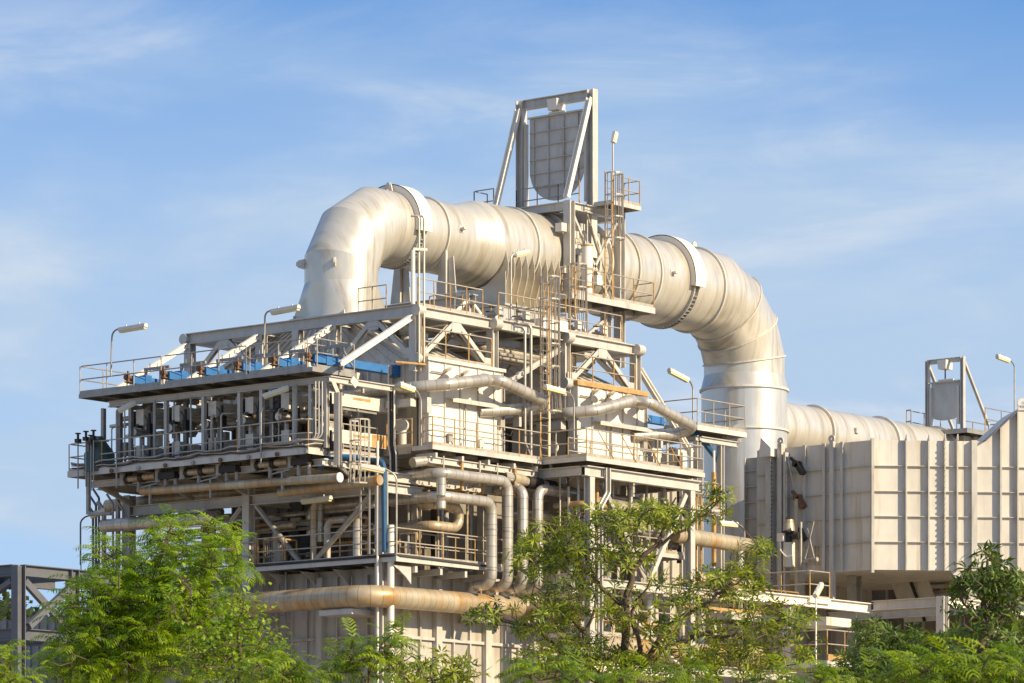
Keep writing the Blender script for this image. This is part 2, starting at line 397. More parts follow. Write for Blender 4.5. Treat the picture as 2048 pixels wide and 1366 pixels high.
for k,(lab) in enumerate(('front upper boiler module with sloped ribbed roof under the round duct riser','rear upper boiler module with sloped ribbed roof beneath the duct saddle')):
    yo=9.41*k
    t=thing('boiler_module',lab,'boiler',(-6,2.6+yo,15.25),'upper boiler modules')
    y0,y1=.3+yo,4.9+yo
    MB().box(-12.1,-.05,y0,y1,22.0,23.4).build('wall',M['panel'],t)
    stiff_wall(t,-12.0,-.15,y0,22.02,23.38,.62,(),d=.12,m='panel')
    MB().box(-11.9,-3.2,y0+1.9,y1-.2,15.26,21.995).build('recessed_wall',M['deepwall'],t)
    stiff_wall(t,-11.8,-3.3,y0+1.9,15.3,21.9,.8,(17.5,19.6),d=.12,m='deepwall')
    fl=MB()
    for x in (-11.7,-7.9,-3.7,-.4): fl.ibeam((x,y0+.25,15.3),(x,y0+.25,21.99),.3,.3,YA)
    fl.ibeam((-.4,y1-.3,15.3),(-.4,y1-.3,19.9),.3,.3,YA)
    fl.build('inner_frame',M['grey'],t)
    MB().box(-3.18,-.12,y0+.18,y1-.13,19.7,21.99).build('end_wall',M['wall'],t)
    # sloped hood
    B=[V((-12.1,y0,23.41)),V((-.05,y0,23.41)),V((-.05,y1,23.41)),V((-12.1,y1,23.41))]
    T=[V((-7.5,1.2+yo,25.75)),V((-4.7,1.2+yo,25.75)),V((-4.7,3.9+yo,25.75)),V((-7.5,3.9+yo,25.75))]
    MB().add(B+T,[(0,1,5,4),(1,2,6,5),(2,3,7,6),(3,0,4,7),(4,5,6,7),(3,2,1,0)]).build('hood',M['panel'],t)
    rb=MB()
    for i in range(19):
        f=i/18; p=B[0].lerp(B[1],f); q=T[0].lerp(T[1],f); rb.bar(p,q,.05,.14,YA,0,0)
    for i in range(7):
        f=i/6; p=B[1].lerp(B[2],f); q=T[1].lerp(T[2],f); rb.bar(p,q,.05,.14,XA)
    rb.build('hood_rib',M['panel'],t)
    eb=MB(); eb.bar(B[1]+V((.02,-.05,.05)),T[1]+V((0,-.05,.05)),.3,.12); eb.bar(B[0]+V((0,-.05,.05)),T[0]+V((0,-.05,.05)),.3,.12)
    eb.bar(B[0]+V((0,-.06,0)),B[1]+V((0,-.06,0)),.16,.14)
    eb.build('hood_edge',M['cream'],t)
    # header box on the sunlit end
    hb=MB().box(-.04,.4,y0-.02,y1+.02,19.96,23.42).build('header_box',M['white'],t)
    rb=MB()
    for yy in (.02,1.0,1.95,3.05,4.05,4.58): rb.box(.401,.45,y0+yy-.03,y0+yy+.03,19.97,23.4)
    for zz in (21.72,20.95): rb.box(.402,.44,y0,y1,zz-.025,zz+.025)
    rb.build('panel_rib',M['steel'],hb)
    lb=MB(); lb.box(.405,.78,y0+1.1,y1+.75,22.02,22.05); lb.box(.755,.78,y0+1.1,y1+.75,21.88,22.02); lb.box(.46,.78,y1+.6,y1+.75,21.3,22.0)
    lb.build('ledge',M['steel'],t)
    if k==1: MB().box(.30,.52,y0-.1,y1+.1,23.43,23.62).build('rusty_cap',M['rust'],t)
    else: MB().box(.30,.52,y0-.1,y1+.1,23.43,23.56).build('cap',M['cream'],t)
    mods.append(t)
t=thing('boiler_module','low dull ribbed module filling the gap before the round stack','boiler',(-6,18,15.26),'upper boiler modules')
MB().box(-11,-1.6,15.0,20.5,15.26,20.9).build('wall',M['wall'],t)
b=MB()
for i in range(8): b.box(-1.599,-1.47,15.2+i*.7,15.26+i*.7,15.3,20.8)
b.box(-1.599,-1.49,15.0,20.5,18.0,18.1); b.build('stiffener',M['steel'],t)
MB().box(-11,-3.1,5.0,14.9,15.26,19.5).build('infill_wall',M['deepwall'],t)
# ---------- roof frames
for k,lab in enumerate(('front grey steel roof frame with inverted V braces above the blue machines','rear steel roof frame beside the tall caged ladder')):
    yo=9.41*k
    t=thing('roof_frame',lab,'steel frame',(-6.1,2.4+yo,23.45),'roof frames on the boiler modules')
    for x in (0,-4.2,-6.2,-8.2,-12.2):
        for y in (0,4.76):
            if y>0 and x in (-6.2,): continue
            MB().ibeam((x,y+yo,23.0 if y==0 else 23.46),(x,y+yo,25.16),.36,.34,YA).build('column',M['steel'],t)
    for y in (0,4.76):
        MB().ibeam((-12.4,y+yo,25.38),(.2,y+yo,25.38),.44,.30).build('beam',M['steel'],t)
    for x in (0,-4.2,-8.2,-12.2):
        MB().ibeam((x,.16+yo,25.37),(x,4.6+yo,25.37),.40,.28).build('beam',M['steel'],t)
    MB().ibeam((-2.1,.16+yo,25.33),(-2.1,4.6+yo,25.33),.3,.2).build('beam',M['steel'],t)
    MB().ibeam((-10.2,.16+yo,25.33),(-10.2,4.6+yo,25.33),.3,.2).build('beam',M['steel'],t)
    if k==0: MB().ibeam((.17,4.93+yo,25.38),(.17,8.9+yo,25.38),.4,.28).build('beam',M['steel'],t)
    MB().ibeam((-3.9,2.4+yo,25.3),(-.15,2.4+yo,25.3),.34,.22).build('beam',M['steel'],t)
    for x,dx in ((-2.1,1.95),(-10.2,1.9)):
        for s in (-1,1):
            for y in (0,4.76): MB().ibeam((x+s*.15,y+yo,25.14),(x+s*dx,y+yo,23.6),.2,.18,YA).build('brace',M['steel'],t)
    for s in (-1,1): MB().ibeam((0,2.4+s*.15+yo,25.12),(0,2.4+s*2.1+yo,23.6),.2,.18,XA).build('brace',M['steel'],t)
    for x0 in (-2.1,-10.2):
        for (gx,gz) in ((x0,25.0),(x0-1.85,23.75),(x0+1.85,23.75)):
            g=MB(); g.box(gx-.28,gx+.28,yo-.115,yo-.095,gz-.2,gz+.18)
            for bx in (-.2,-.07,.07,.2): g.cyl((gx+bx,yo-.14,gz-.08),(gx+bx,yo-.114,gz-.08),.025,6)
            g.build('gusset',M['steel'],t)
    for (gy,gz) in ((2.4,25.0),(.35,23.8),(4.4,23.8)):
        g=MB(); g.box(.095,.115,yo+gy-.28,yo+gy+.28,gz-.2,gz+.18); g.build('gusset',M['steel'],t)
    for x in (.2,-12.42):
        for y in (0,4.76): MB().cyl((x,y-.2+yo,25.38),(x,y+.2+yo,25.38),.22,20).build('end_plate',M['steel'],t,40)
    MB().cyl((.12,-.2+yo,23.5),(.12,.14+yo,23.5),.22,20).build('end_plate',M['steel'],t,40)
    if k==0:
        foot=onx(682,729,0)
        for x in (0,-4.2,-8.2,-12.2):
            MB().ibeam((x-.02,-.2,25.1),(x-.02,foot.y,22.82),.21,.19).build('raking_brace',M['white'],t)
    else:
        MB().ibeam((.05,4.98+yo,24.6),(.05,8.6+yo,21.4),.22,.2).build('raking_brace',M['white'],t)
        MB().ibeam((-.1,-.2+yo,24.9),(-.1,-3.9+yo,23.0),.22,.18).build('raking_brace',M['steel'],t)
    railing(t,[[(.12,.3+yo,23.62),(.12,4.55+yo,23.62)]],1.15,1.5,'rail','rust')
# ---------- the great gas duct
DX=-6.1
t=thing('gas_duct','huge pale metal duct arching from the front boiler module down to the round stack','duct',(DX,16,26))
NS=72
# square to round riser
mb=MB(); n=64; s=1.36; r0=1.5
def sq(an):
    c,s_=math.cos(an),math.sin(an); k=s/max(abs(c),abs(s_)); return c*k,s_*k
cy=2.5
corner=[(s,s),(-s,s),(-s,-s),(s,-s)]
vs=[(DX+a,cy+b,25.6) for a,b in corner]+[(DX+a,cy+b,25.95) for a,b in corner]
vs+=[(DX+r0*math.cos(2*PI*j/n),cy+r0*math.sin(2*PI*j/n),27.3) for j in range(n)]
fs=[(k,(k+1)%4,4+(k+1)%4,4+k) for k in range(4)]
for k in range(4):
    q=n//4
    for j in range(q): fs.append((4+k,8+(k*q+j+1)%n,8+k*q+j))
    fs.append((4+(k-1)%4,4+k,8+k*q))
mb.add(vs,fs)
mb.tube([(DX,cy,27.28),(DX,cy,27.5)],r0,n,False)
mb.build('riser_transition',M['duct'],t,20)
rb=MB()
for (sx,sy) in ((1,-1),(1,1),(-1,-1)): 
    rb.bar((DX+sx*s,cy+sy*s,25.62),(DX+sx*s,cy+sy*s,26.0),.06,.06)
rb.box(DX-1.5,DX+1.5,cy-1.5,cy+1.5,25.76,25.86)
rb.build('riser_flange',M['panel'],t)
pts=[(DX,2.5,27.45)];R=[1.5]
cy,cz,RB=5.1,27.35,2.6
for an in (0.0,):
    pass
def elbow(cy,cz,rad,a0,a1,n):
    # mitred elbow: polyline circumscribing the arc
    out=[]
    st=(a1-a0)/n
    for i in range(n):
        a=a0+st*(i+.5); rr=rad/math.cos(st/2)
        out.append((DX,cy+math.cos(a)*rr,cz+math.sin(a)*rr))
    return out
E1=elbow(5.05,27.45,2.55,PI,PI/2,3)
pts+=E1; R+=[1.5]*3
pts+=[(DX,5.3,30.0),(DX,9.3,30.0),(DX,10.7,30.0),(DX,26.9,30.0)]; R+=[1.5,1.5,1.86,1.86]
E2=elbow(26.9,26.55,3.45,PI/2,0,4)
pts+=E2; R+=[1.86]*4
pts+=[(DX,30.35,26.5),(DX,30.35,25.85)]; R+=[1.86,2.02]
mb=MB(); mb.tube(pts,1.5,NS,False,R); mb.build('duct_shell',M['duct'],t,9)
MB().tube([(DX,30.35,25.84),(DX,30.35,23.9),(DX,30.35,12)],1.98,NS,False).build('stack_shell',M['stack'],t,20)
for y,r,w,h in ((7.5,1.5,.07,.09),(13.0,1.86,.09,.08),(15.2,1.86,.10,.16),(15.45,1.86,.06,.16),(17.9,1.86,.1,.18),(20.0,1.86,.07,.09),(21.6,1.86,.07,.08),(26.3,1.86,.07,.1)):
    MB().ring((DX,y,30.0),(0,1,0),r+h,r-.02,w,56).build('ring_flange',M['panel'],t,40)
for i in range(3):
    a,b=V(E2[i]),V(E2[i+1]); 
for i,pnt in enumerate(E2[1:]):
    p=V(pnt); prv=V(E2[i]); nx=V(E2[i+2]) if i+2<len(E2) else V((DX,30.35,26.5))
    ax=((p-prv).normalized()+(nx-p).normalized()).normalized()
    # elliptical mitre ring
    o=MB().ring((0,0,0),(0,0,1),1.86+.07,1.84,.06,56)
    u=XA; w=ax.cross(u).normalized(); st=1/math.cos(PI/16)
    o.v=[p+u*q.x+w*q.y*st+ax*q.z for q in o.v]
    o.build('ring_flange',M['panel'],t,40)
for z,w in ((25.84,.10),(23.95,.08)):
    MB().ring((DX,30.35,z),(0,0,1),2.07,1.95,w,64).build('ring_flange',M['panel'],t,40)
# expansion joints under half round rain covers
for y,r,w in ((5.75,1.5,.75),(24.1,1.86,.75)):
    a0,a1=(-.25,PI+.25)
    c=MB().ring((DX,y,30.0),(0,1,0),r+.30,r+.26,w,40,-PI*.5-.15,PI*.5+.15)
    # rotate so that the opening faces down: ring's u axis is Z
    for e in (-1,1): c.ring((DX,y+e*(w/2-.01),30.0),(0,1,0),r+.295,r+.0,.02,40,-PI*.5-.15,PI*.5+.15)
    for an in (-PI*.5-.15,PI*.5+.15):
        pass
    c.build('rain_cover',M['white'],t,40)
    for e in (-.16,.16): MB().ring((DX,y+e,30.0),(0,1,0),r+.14,r-.02,.05,56).build('ring_flange',M['steel'],t,40)
    bl=MB()
    for i in range(26):
        an=-PI*.5-.2-2*PI*i/56*1.0
        an=PI*.62+ (PI*.76)*i/25
        bl.bar((DX+math.sin(an)*(r+.1),y-.2,30+math.cos(an)*(r+.1)),(DX+math.sin(an)*(r+.1),y+.2,30+math.cos(an)*(r+.1)),.05,.05)
    bl.build('joint_bolts',M['galv'],t)
# lifting lugs
def lug(p,out,along):
    p=V(p);out=V(out).normalized();along=V(along).normalized(); sd=out.cross(along)
    b=MB()
    pl=[p-along*.22-out*.05,p+along*.22-out*.05,p+along*.15+out*.22,p+along*.06+out*.32,p-along*.06+out*.32,p-along*.15+out*.22]
    b.prism([q-sd*.03 for q in pl],sd*.06); b.ring(p+out*.2,sd,.10,.05,.1,16)
    b.bar(p-sd*.14,p+sd*.14,.1,.02,out)
    b.build('lifting_lug',M['panel'],t)
lug((DX+1.5*math.sin(.1),5.25,30+1.52),(0,0,1),(1,0,0))
lug((DX+.75,1.3,28.0),(.5,-.8,0),(0,0,1)); lug((DX-1.0,1.35,28.1),(-.7,-.7,0),(0,0,1))
lug((DX,26.5,31.9),(0,0,1),(0,1,0))
def patch(y,an,r):
    d=V((math.cos(an),0,math.sin(an))); p=V((DX,y,30))+d*r
    b=MB(); b.bar(p-YA*.14,p+YA*.14,.28,.03,d); b.bar(p,p+d*.22,.10,.16,YA); b.bar(p+d*.12-YA*.1,p+d*.12+YA*.1,.05,.1,d)
    b.build('bracket',M['steel'],t)
patch(8.3,.12,1.51); patch(22.4,.05,1.87)
# round inspection hatch and access plate on the stack
an=-.95
d=V((math.cos(-.35),math.sin(-.35),0))
p=onx(1478,872,DX)
hd=(V((CX,CY,0))-V((DX,30.35,0))).normalized(); hd=(hd+V((-RX,-RY,0))*.12).normalized()
hp=V((DX,30.35,23.75))+hd*1.97
h=MB(); h.cyl(hp,hp+hd*.22,.25,24); h.cyl(hp+hd*.22,hp+hd*.27,.30,24); h.bar(hp+hd*.1-Z*.25,hp+hd*.1-Z*.5,.12,.12,hd)
h.build('inspection_hatch',M['panel'],t,40)
# pylon legs under the first straight run
pl=MB(); 
for x in (DX-1.25,DX+1.25):
    pl.prism([(x-.12,7.45,27.3),(x+.12,7.45,27.3),(x+.12,7.45,29.3),(x-.12,7.45,29.3)],(0,.12,0))
    pl.prism([(x-.55,7.6,27.3),(x+.55,7.6,27.3),(x+.4,7.6,28.95),(x-.35,7.6,28.75)],(0,.05,0))
pl.build('support_leg',M['steel'],t)
# saddle tee with gusset fins over the rear module
b=MB(); b.box(DX-1.75,DX+1.75,10.75,14.6,25.75,27.28); b.box(DX-1.95,DX+1.95,10.6,14.75,27.281,27.36); b.box(DX-1.25,DX+1.25,10.9,14.5,27.361,28.7); b.build('saddle_box',M['duct'],t)
for i in range(9):
    y=10.85+i*.44
    for sx in ((1,) if i else (1,)):
        f=MB(); f.prism([(DX+1.72,y,27.362),(DX+1.2,y,27.362)]+[(DX+1.84*math.cos(a),y,30+1.84*math.sin(a)) for a in [-.95+.1*q for q in range(9)]]+[(DX+1.84,y,29.45),(DX+1.92,y,29.1),(DX+1.90,y,28.6),(DX+1.76,y,28.15),(DX+1.66,y,27.8)],(0,.04,0))
        f.build('saddle_fin',M['duct'],t)
f=MB(); f.prism([(DX-1.9,10.7,27.37),(DX+1.9,10.7,27.37),(DX+1.9,10.7,28.7),(DX+1.5,10.7,28.65),(DX+.8,10.7,28.2),(DX,10.7,28.05),(DX-.8,10.7,28.2),(DX-1.9,10.7,28.7)],(0,.04,0)); f.build('saddle_fin',M['duct'],t)
# duct bridge frame at the first straight run
t=thing('duct_bridge','grey steel portal frame carrying the narrow front part of the duct','steel frame',(DX,7.5,25.6))
for x in (-8.6,-3.55):
    MB().ibeam((x,7.55,25.4),(x,7.55,27.28),.34,.30,YA).build('column',M['steel'],t)
    for s in (-1,1): MB().tube([(x,7.55+s*.12,27.0),(x,7.55+s*2.2,25.4)],.09,10).build('brace',M['white'],t,40)
MB().ibeam((-9.0,7.55,27.06),(-3.2,7.55,27.06),.36,.30).build('beam',M['steel'],t)
MB().ibeam((-9.5,7.55,25.4),(-.1,7.55,25.4),.36,.30).build('beam',M['steel'],t)
MB().bar((-4.4,7.55,26.9),(-3.7,7.55,26.1),.1,.16).build('brace',M['steel'],t)
# horizontal rear duct
t=thing('exhaust_duct','smaller horizontal grey duct leading away behind the big stack','duct',(DX,40,24))
MB().tube([(DX,31.0,24.35),(DX,50,24.35)],1.28,56,False).build('duct_shell',M['duct'],t,20)
for y in (35.7,41.2,46.2): MB().ring((DX,y,24.35),(0,1,0),1.40,1.26,.09,56).build('ring_flange',M['panel'],t,40)
p=V((DX,37.6,24.35))+V((.98,0,.2)).normalized()*1.28; MB().bar(p-YA*.12,p+YA*.12,.25,.25,XA).build('bracket',M['steel'],t)
# ---------- guillotine dampers
def damper(name_label,cx,y,zb,zt,w,ribs,zplate,fr,gap=.28,arc=.95,gb=.28):
    t=thing('guillotine_damper',name_label,'damper',(cx,y,zb),'guillotine dampers standing on the ducts')
    hw=w/2; cw=fr
    for s in (-1,1): MB().ibeam((cx+s*(hw-cw/2),y,zb),(cx+s*(hw-cw/2),y,zt),cw*.95,cw,XA,t=.03).build('column',M['steel'],t)
    MB().ibeam((cx-hw+cw+.005,y,zt-cw*.6),(cx+hw-cw-.005,y,zt-cw*.6),cw*1.15,cw*.8).build('beam',M['steel'],t)
    for s in (-1,1): 
        MB().bar((cx+s*(hw-cw-.12),y-.02,zb+.3),(cx+s*(hw-cw-.12),y-.02,zplate-.2),.12,.2,YA).build('guide_rail',M['panel'],t)
    # blade with round foot
    bw=hw-cw-gap; zc=zb+.55+bw*arc; pl=[]
    pl.append(V((cx+bw,y+.02,zplate))); pl.append(V((cx-bw,y+.02,zplate)))
    m=24
    for i in range(m+1):
        an=PI+PI*i/m; pl.append(V((cx+bw*math.cos(an),y+.02,zc+bw*arc*math.sin(an))))
    bl=MB().prism(pl,(0,.07,0)).build('blade',M['steel'],t)
    rb=MB()
    if ribs:
        for f in (-.82,-.28,.28,.8): rb.box(cx+bw*f-.015,cx+bw*f+.015,y-.06,y+.019,zc-bw*.95*math.sqrt(1-f*f)+.04,zplate-.05)
        k=6
        for i in range(1,k):
            z=zplate-(zplate-zb-.6)*i/k; hh=bw if z>zc else bw*math.sqrt(max(.05,1-((zc-z)/(bw*.95))**2)); rb.box(cx-hh+.03,cx+hh-.03,y-.055,y+.018,z-.015,z+.015)
    rb.box(cx-bw-.02,cx+bw+.02,y-.12,y+.15,zplate+.001,zplate+.07)
    rb.build('blade_rib',M['steel'],bl)
    a=MB(); zz=zt-cw*.55
    a.prism([(cx-gb*.85,y-.3,zz-gb*1.7),(cx+gb*.85,y-.3,zz-gb*1.7),(cx+gb,y-.34,zz),(cx-gb,y-.34,zz)],(0,.6,0))
    a.build('gearbox',M['white'],t)
    MB().cyl((cx,y,zplate+.05),(cx,y,zz-gb*1.6),.035,8).build('spindle',M['dark'],t)
    k=MB(); k.box(cx-.35,cx+.45,y-.1,y+.1,zplate+.08,zplate+.16); k.build('spindle_block',M['white'],t)
    return t
d1=damper('tall guillotine damper with ribbed round footed blade standing on the arched duct',DX,16.5,32.15,37.25,4.3,True,36.38,.36)
for s in (-1,1):
    x=DX+s*1.97
    MB().ibeam((x,16.3,36.85),(x,14.72,32.35),.24,.2,XA).build('raking_brace',M['white'],d1)
d2=damper('smaller plain guillotine damper on the far duct near the right edge',DX+.15,47,25.55,29.15,2.25,False,27.95,.2,.1,.32,.26)
for s in (-1,1): MB().bar((DX+.15+s*1.05,47.1,28.9),(DX+.15+s*1.05,49.3,26.0),.12,.14,XA).build('raking_brace',M['steel'],d2)
# steelwork carrying the first damper
t=thing('damper_tower','grey steel tower straddling the duct below the tall damper','steel frame',(-4,16.5,25.6))
xf=(-4.0,DX*2+4.0)
for x in xf:
    for y in (14.75,18.25):
        MB().ibeam((x,y,25.45 if not(x==-4.0 and y==14.75) else 27.9),(x,y,32.2),.36,.36,YA,t=.045).build('column',M['steel'],t)
    MB().ibeam((x,14.95,32.0),(x,18.05,32.0),.34,.26).build('beam',M['steel'],t)
    for y,s in ((14.95,1),(18.05,-1)): MB().bar((x,y,31.7),(x,16.5+s*.9,28.4),.10,.12).build('brace',M['steel'],t)
    MB().tube([(x,15.9,31.9),(x,17.9,28.3)],.05,8).build('brace',M['rail'],t)
for y in (14.75,18.25):
    MB().ibeam((xf[1]-.5,y,32.0),(-4.2,y,32.0),.36,.28).build('beam',M['steel'],t)
    MB().bar((-5.6,y,31.8),(-4.15,y,29.9),.12,.14,YA).build('brace',M['steel'],t)
MB().ibeam((-4.0,17.3,25.5),(-4.0,17.3,27.8),.38,.34,YA).build('column',M['steel'],t)
MB().bar((-4.0,17.2,27.4),(-4.0,14.9,25.9),.12,.14).build('brace',M['steel'],t)
MB().bar((-4.0,14.9,27.4),(-4.0,17.1,25.9),.10,.12).build('brace',M['steel'],t)
# bonnet where the blade enters the duct
b=MB(); b.box(DX-2.05,DX+2.05,16.35,16.75,30.0,32.1)
b.ring((DX,16.2,30.0),(0,1,0),2.12,1.84,.12,56); b.ring((DX,16.95,30.0),(0,1,0),2.12,1.84,.12,56)
b.build('damper_bonnet',M['panel'],t)
b=MB()
for (px,py,s) in ((1122,455,.35),(1148,470,.3),(1148,500,.4),(1128,540,.3),(1160,455,.3)):
    q=onx(px,py,-4.15); b.box(q.x-s/2,q.x+s/2,q.y-s/2,q.y+s/2,q.z-s/2,q.z+s/2)
b.build('fan_casing',M['cream'],t)
# tall damper platforms
t=thing('platform','small high platform with rusty handrail beside the damper foot','platform',(-3.4,17.4,32.1),'walkways of the plant')
deck(t,-4.0,-3.0,16.4,18.5,32.35,.18); railing(t,[[(-3.05,16.9,32.35),(-3.05,18.45,32.35),(-3.9,18.45,32.35)]],1.1,.8,'rail','rust')
t=thing('platform','high platform behind the damper with leaning posts over the duct','platform',(-8,15.5,32.1),'walkways of the plant')
deck(t,-9.6,-4.3,14.95,16.0,32.16,.12); railing(t,[[(-9.5,15.9,32.16),(-9.5,15.0,32.16),(-8.4,15.0,32.16)],[(-7.9,15.95,32.16),(-4.4,15.95,32.16)]],1.1,1.1,'galv',['rust','dark'])
t=thing('platform','cantilevered platform under the damper tower with rusty handrail posts','platform',(-3.4,16.5,28),'walkways of the plant')
deck(t,-4.2,-3.0,13.7,19.5,28.08,.26)
railing(t,[[(-4.1,19.45,28.08),(-3.05,19.45,28.08),(-3.05,13.75,28.08),(-3.6,13.75,28.08)]],1.1,1.35,'rail','rust')
ladder('tall caged ladder climbing past the duct to the high damper platform',(-2.95,16.15,28.1),(-2.95,16.15,33.5),(1,0,0),.5,(30.6,33.4),'rust','rail')
t=thing('vertical_actuator','upright white actuator cylinder with rusty bands beside the damper column','actuator',(-3.4,15.3,28.1))
MB().cyl((-3.5,15.35,28.1),(-3.5,15.35,30.35),.24,18).build('cylinder',M['white'],t,40)
b=MB()
for z in (28.5,29.3,30.3): b.ring((-3.5,15.35,z),(0,0,1),.27,.23,.06,18)
b.build('band',M['rust'],t)
MB().cyl((-3.5,15.35,30.36),(-3.5,15.35,31.4),.035,8).build('rod',M['galv'],t)
b=MB(); b.box(-3.28,-3.0,15.4,15.75,28.6,29.0); b.build('valve_box',M['white'],t)
# ---------- front (shaded) side: upper deck with the blue machines
ZU=22.72; UX0,UX1,UY0,UY1=-13.6,-.88,-5.0,-2.5
t=thing('platform','long upper platform with grey handrail carrying the blue machines','platform',(-7,-4,ZU-.3),'walkways of the plant')
deck(t,UX0,UX1,UY0,UY1,ZU,.17,'galv')
railing(t,[[(UX0+.1,UY1+.1,ZU),(UX0+.04,UY0+.04,ZU),(-9.0,UY0+.04,ZU)],[(-8.8,UY0+.04,ZU),(-4.4,UY0+.04,ZU),],[(-4.2,UY0+.04,ZU),(UX1-.3,UY0+.04,ZU)],[(UX1-.04,UY0+.3,ZU),(UX1-.04,UY1-.05,ZU)],[(UX1-1.2,UY0+.9,ZU),(UX1-1.2,UY1,ZU)]],1.12,1.45,'galv','rail')
b=MB()
b.ibeam((-12.6,-4.25,ZU-.42),(-.75,-4.25,ZU-.42),.24,.2); b.ibeam((-.62,-4.35,ZU-.42),(-.62,.28,ZU-.42),.24,.2)
for x in (-12.4,-9.4,-6.4,-3.4): b.ibeam((x,-4.13,ZU-.44),(x,.25,ZU-.44),.2,.16)
b.build('carrier_beam',M['steel'],t)
q=MB(); q.bar((-.52,-3.15,ZU-.3),(-.52,-2.85,ZU-.52),.04,.3); q.build('gusset',M['cream'],t)
for i,px in enumerate((207,262,333,408,480,524,590,622,653)):
    p=ony(px,800,-4.25)
    MB().ibeam((p.x,-4.25,19.68),(p.x,-4.25,ZU-.55),.16,.15,YA,t=.02).build('post_column',M['galv'] if i<2 else M['steel'],t)
for i,px in enumerate((240,300,372,440,545)):
    p=ony(px,800,-3.6); MB().ibeam((p.x,-3.6,19.68),(p.x,-3.6,ZU-.55),.16,.18,YA,t=.02).build('post_column',M['grey'],t)
# hanger frames around the blue machines
for i in range(6):
    pass
# blue machine prototype, local x=0 front end at y=0, runs +y
def blue_machine(x,y,z,label,LB=5.1):
    t=thing('blue_machine',label,'soot blower',(x,y,z),'blue machines on the upper platform')
    MB().box(x-.17,x+.17,y+.05,y+LB,z+.24,z+.55).build('beam',M['blue'],t)
    b=MB(); b.box(x-.20,x+.20,y+.7,y+1.05,z+.18,z+.64); b.box(x-.19,x+.19,y+LB-.4,y+LB+.02,z+.16,z+.62)
    b.bar((x+.175,y+.1,z+.55),(x+.175,y+1.9,z+.27),.02,.06,XA)
    b.build('clamp',M['blue'],t)
    h=MB(); h.cyl((x,y-.28,z+.46),(x,y+.04,z+.46),.09,12); h.cyl((x,y-.1,z+.18),(x,y-.1,z+.62),.075,10); h.cyl((x,y-.1,z+.62),(x,y-.1,z+.72),.05,8); h.ring((x,y-.1,z+.28),(0,0,1),.15,.07,.035,14); h.ring((x,y-.2,z+.46),(0,1,0),.13,.08,.03,14); h.box(x-.16,x-.05,y-.14,y,z+.36,z+.56)
    h.build('drive_head',M['brown'],t,40)
    v=MB(); v.tube(fillet([(x+.02,y-.13,z+.2),(x+.02,y-.13,z+.02),(x+.1,y+.5,z-.02)],.15,4),.065,8); v.build('feed_pipe',M['cream'],t,40)
    f=MB()
    for yy in (y+1.35,):
        f.bar((x-.42,yy,z+.03),(x-.42,yy,z+.98),.10,.12); f.bar((x+.42,yy,z+.03),(x+.42,yy,z+.98),.10,.12); f.bar((x-.5,yy,z+.98),(x+.9,yy,z+.98),.10,.11)
        f.bar((x+.42,yy,z+.85),(x+.95,yy,z+.12),.07,.07)
        for xx in (-.2,.2): f.tube([(x+xx,yy,z+.9),(x+xx,yy,z+1.2)],.022,6)
    f.build('hanger_frame',M['galv'],t)
    k=MB(); k.box(x-.13,x+.13,y+.5,y+4.6,z+.02,z+.15)
    if LB<4: k.box(x-.15,x+.15,y+LB+.03,y+4.9,z+.2,z+.5); k.build('under_tray',M['cream'],t)
    return t
fx=[-1.2,-3.05,-4.95,-6.95,-8.95,-10.95]
names=['blue machine at the right end of its row, its long blue beam fully seen','blue machine second from the right in the row on the upper platform','blue machine third from the right in the row behind the handrail','blue machine third from the left in the row behind the handrail','blue machine second from the left in the row on the upper platform','leftmost blue machine of the row, nearest the open platform end']
bm=blue_machine(fx[0],-4.75,ZU,names[0])
bs=blue_machine(fx[1],-4.75,ZU,names[1],2.3)
for i in range(2,6): dup(bs,(fx[i],-4.75,ZU),names[i])
# lower deck
ZL=19.64; LX0,LX1,LY0=-14.2,-1.05,-5.05
t=thing('platform','long lower platform on the shaded side with rusty posts and cable bundles','platform',(-7.5,-3,ZL-.4),'walkways of the plant')
deck(t,LX0,LX1,LY0,.2,ZL,.24)
railing(t,[[(LX0+.1,-2.6,ZL),(LX0+.05,LY0+.05,ZL),(LX1-.05,LY0+.05,ZL),(LX1-.05,-1.0,ZL)]],1.1,1.75,'rail',['rust','rail'])
b=MB(); b.ibeam((LX0+.5,-4.2,ZL-.5),(LX1+.2,-4.2,ZL-.5),.26,.2); b.ibeam((LX1+.12,-4.4,ZL-.52),(LX1+.12,.1,ZL-.52),.26,.2)
for x in (-13.4,-10.1,-6.9,-3.5): b.ibeam((x,-4.1,ZL-.55),(x,.1,ZL-.55),.34,.2)
b.build('carrier_beam',M['steel'],t)
for (x) in (-13.2,-9.8,-6.8,-3.4):
    MB().bar((x,-4.2,ZL-.6),(x,-2.3,18.45),.14,.16).build('knee_brace',M['grey'],t)
for k in range(4):
    mb=MB(); pts=[]
    for i in range(30):
        x=LX0+.3+(LX1-LX0-.4)*i/29; pts.append((x,LY0-.03-.02*k,ZL+.05+.07*k+.04*math.sin(i*.8+k)+ (.05 if i%4==0 else 0)))
    pts+= [(LX1+.06+.03*k,LY0+.3,ZL+.12+.06*k),(LX1+.06+.03*k,-3.8,ZL+.14+.06*k)]
    mb.tube(pts,.03,6); mb.build('cable',M['cable'] if k%2==0 else M['grey'],t,60)
for i in range(9):
    x=LX0+1+i*1.5; b=MB(); b.box(x,x+.12,LY0-.05,LY0-.001,ZL-.22,ZL-.1); b.cyl((x+.06,LY0-.09,ZL-.16),(x+.06,LY0-.051,ZL-.16),.09,10); b.build('clip_plate',M['brown'] if i%2 else M['galv'],t)
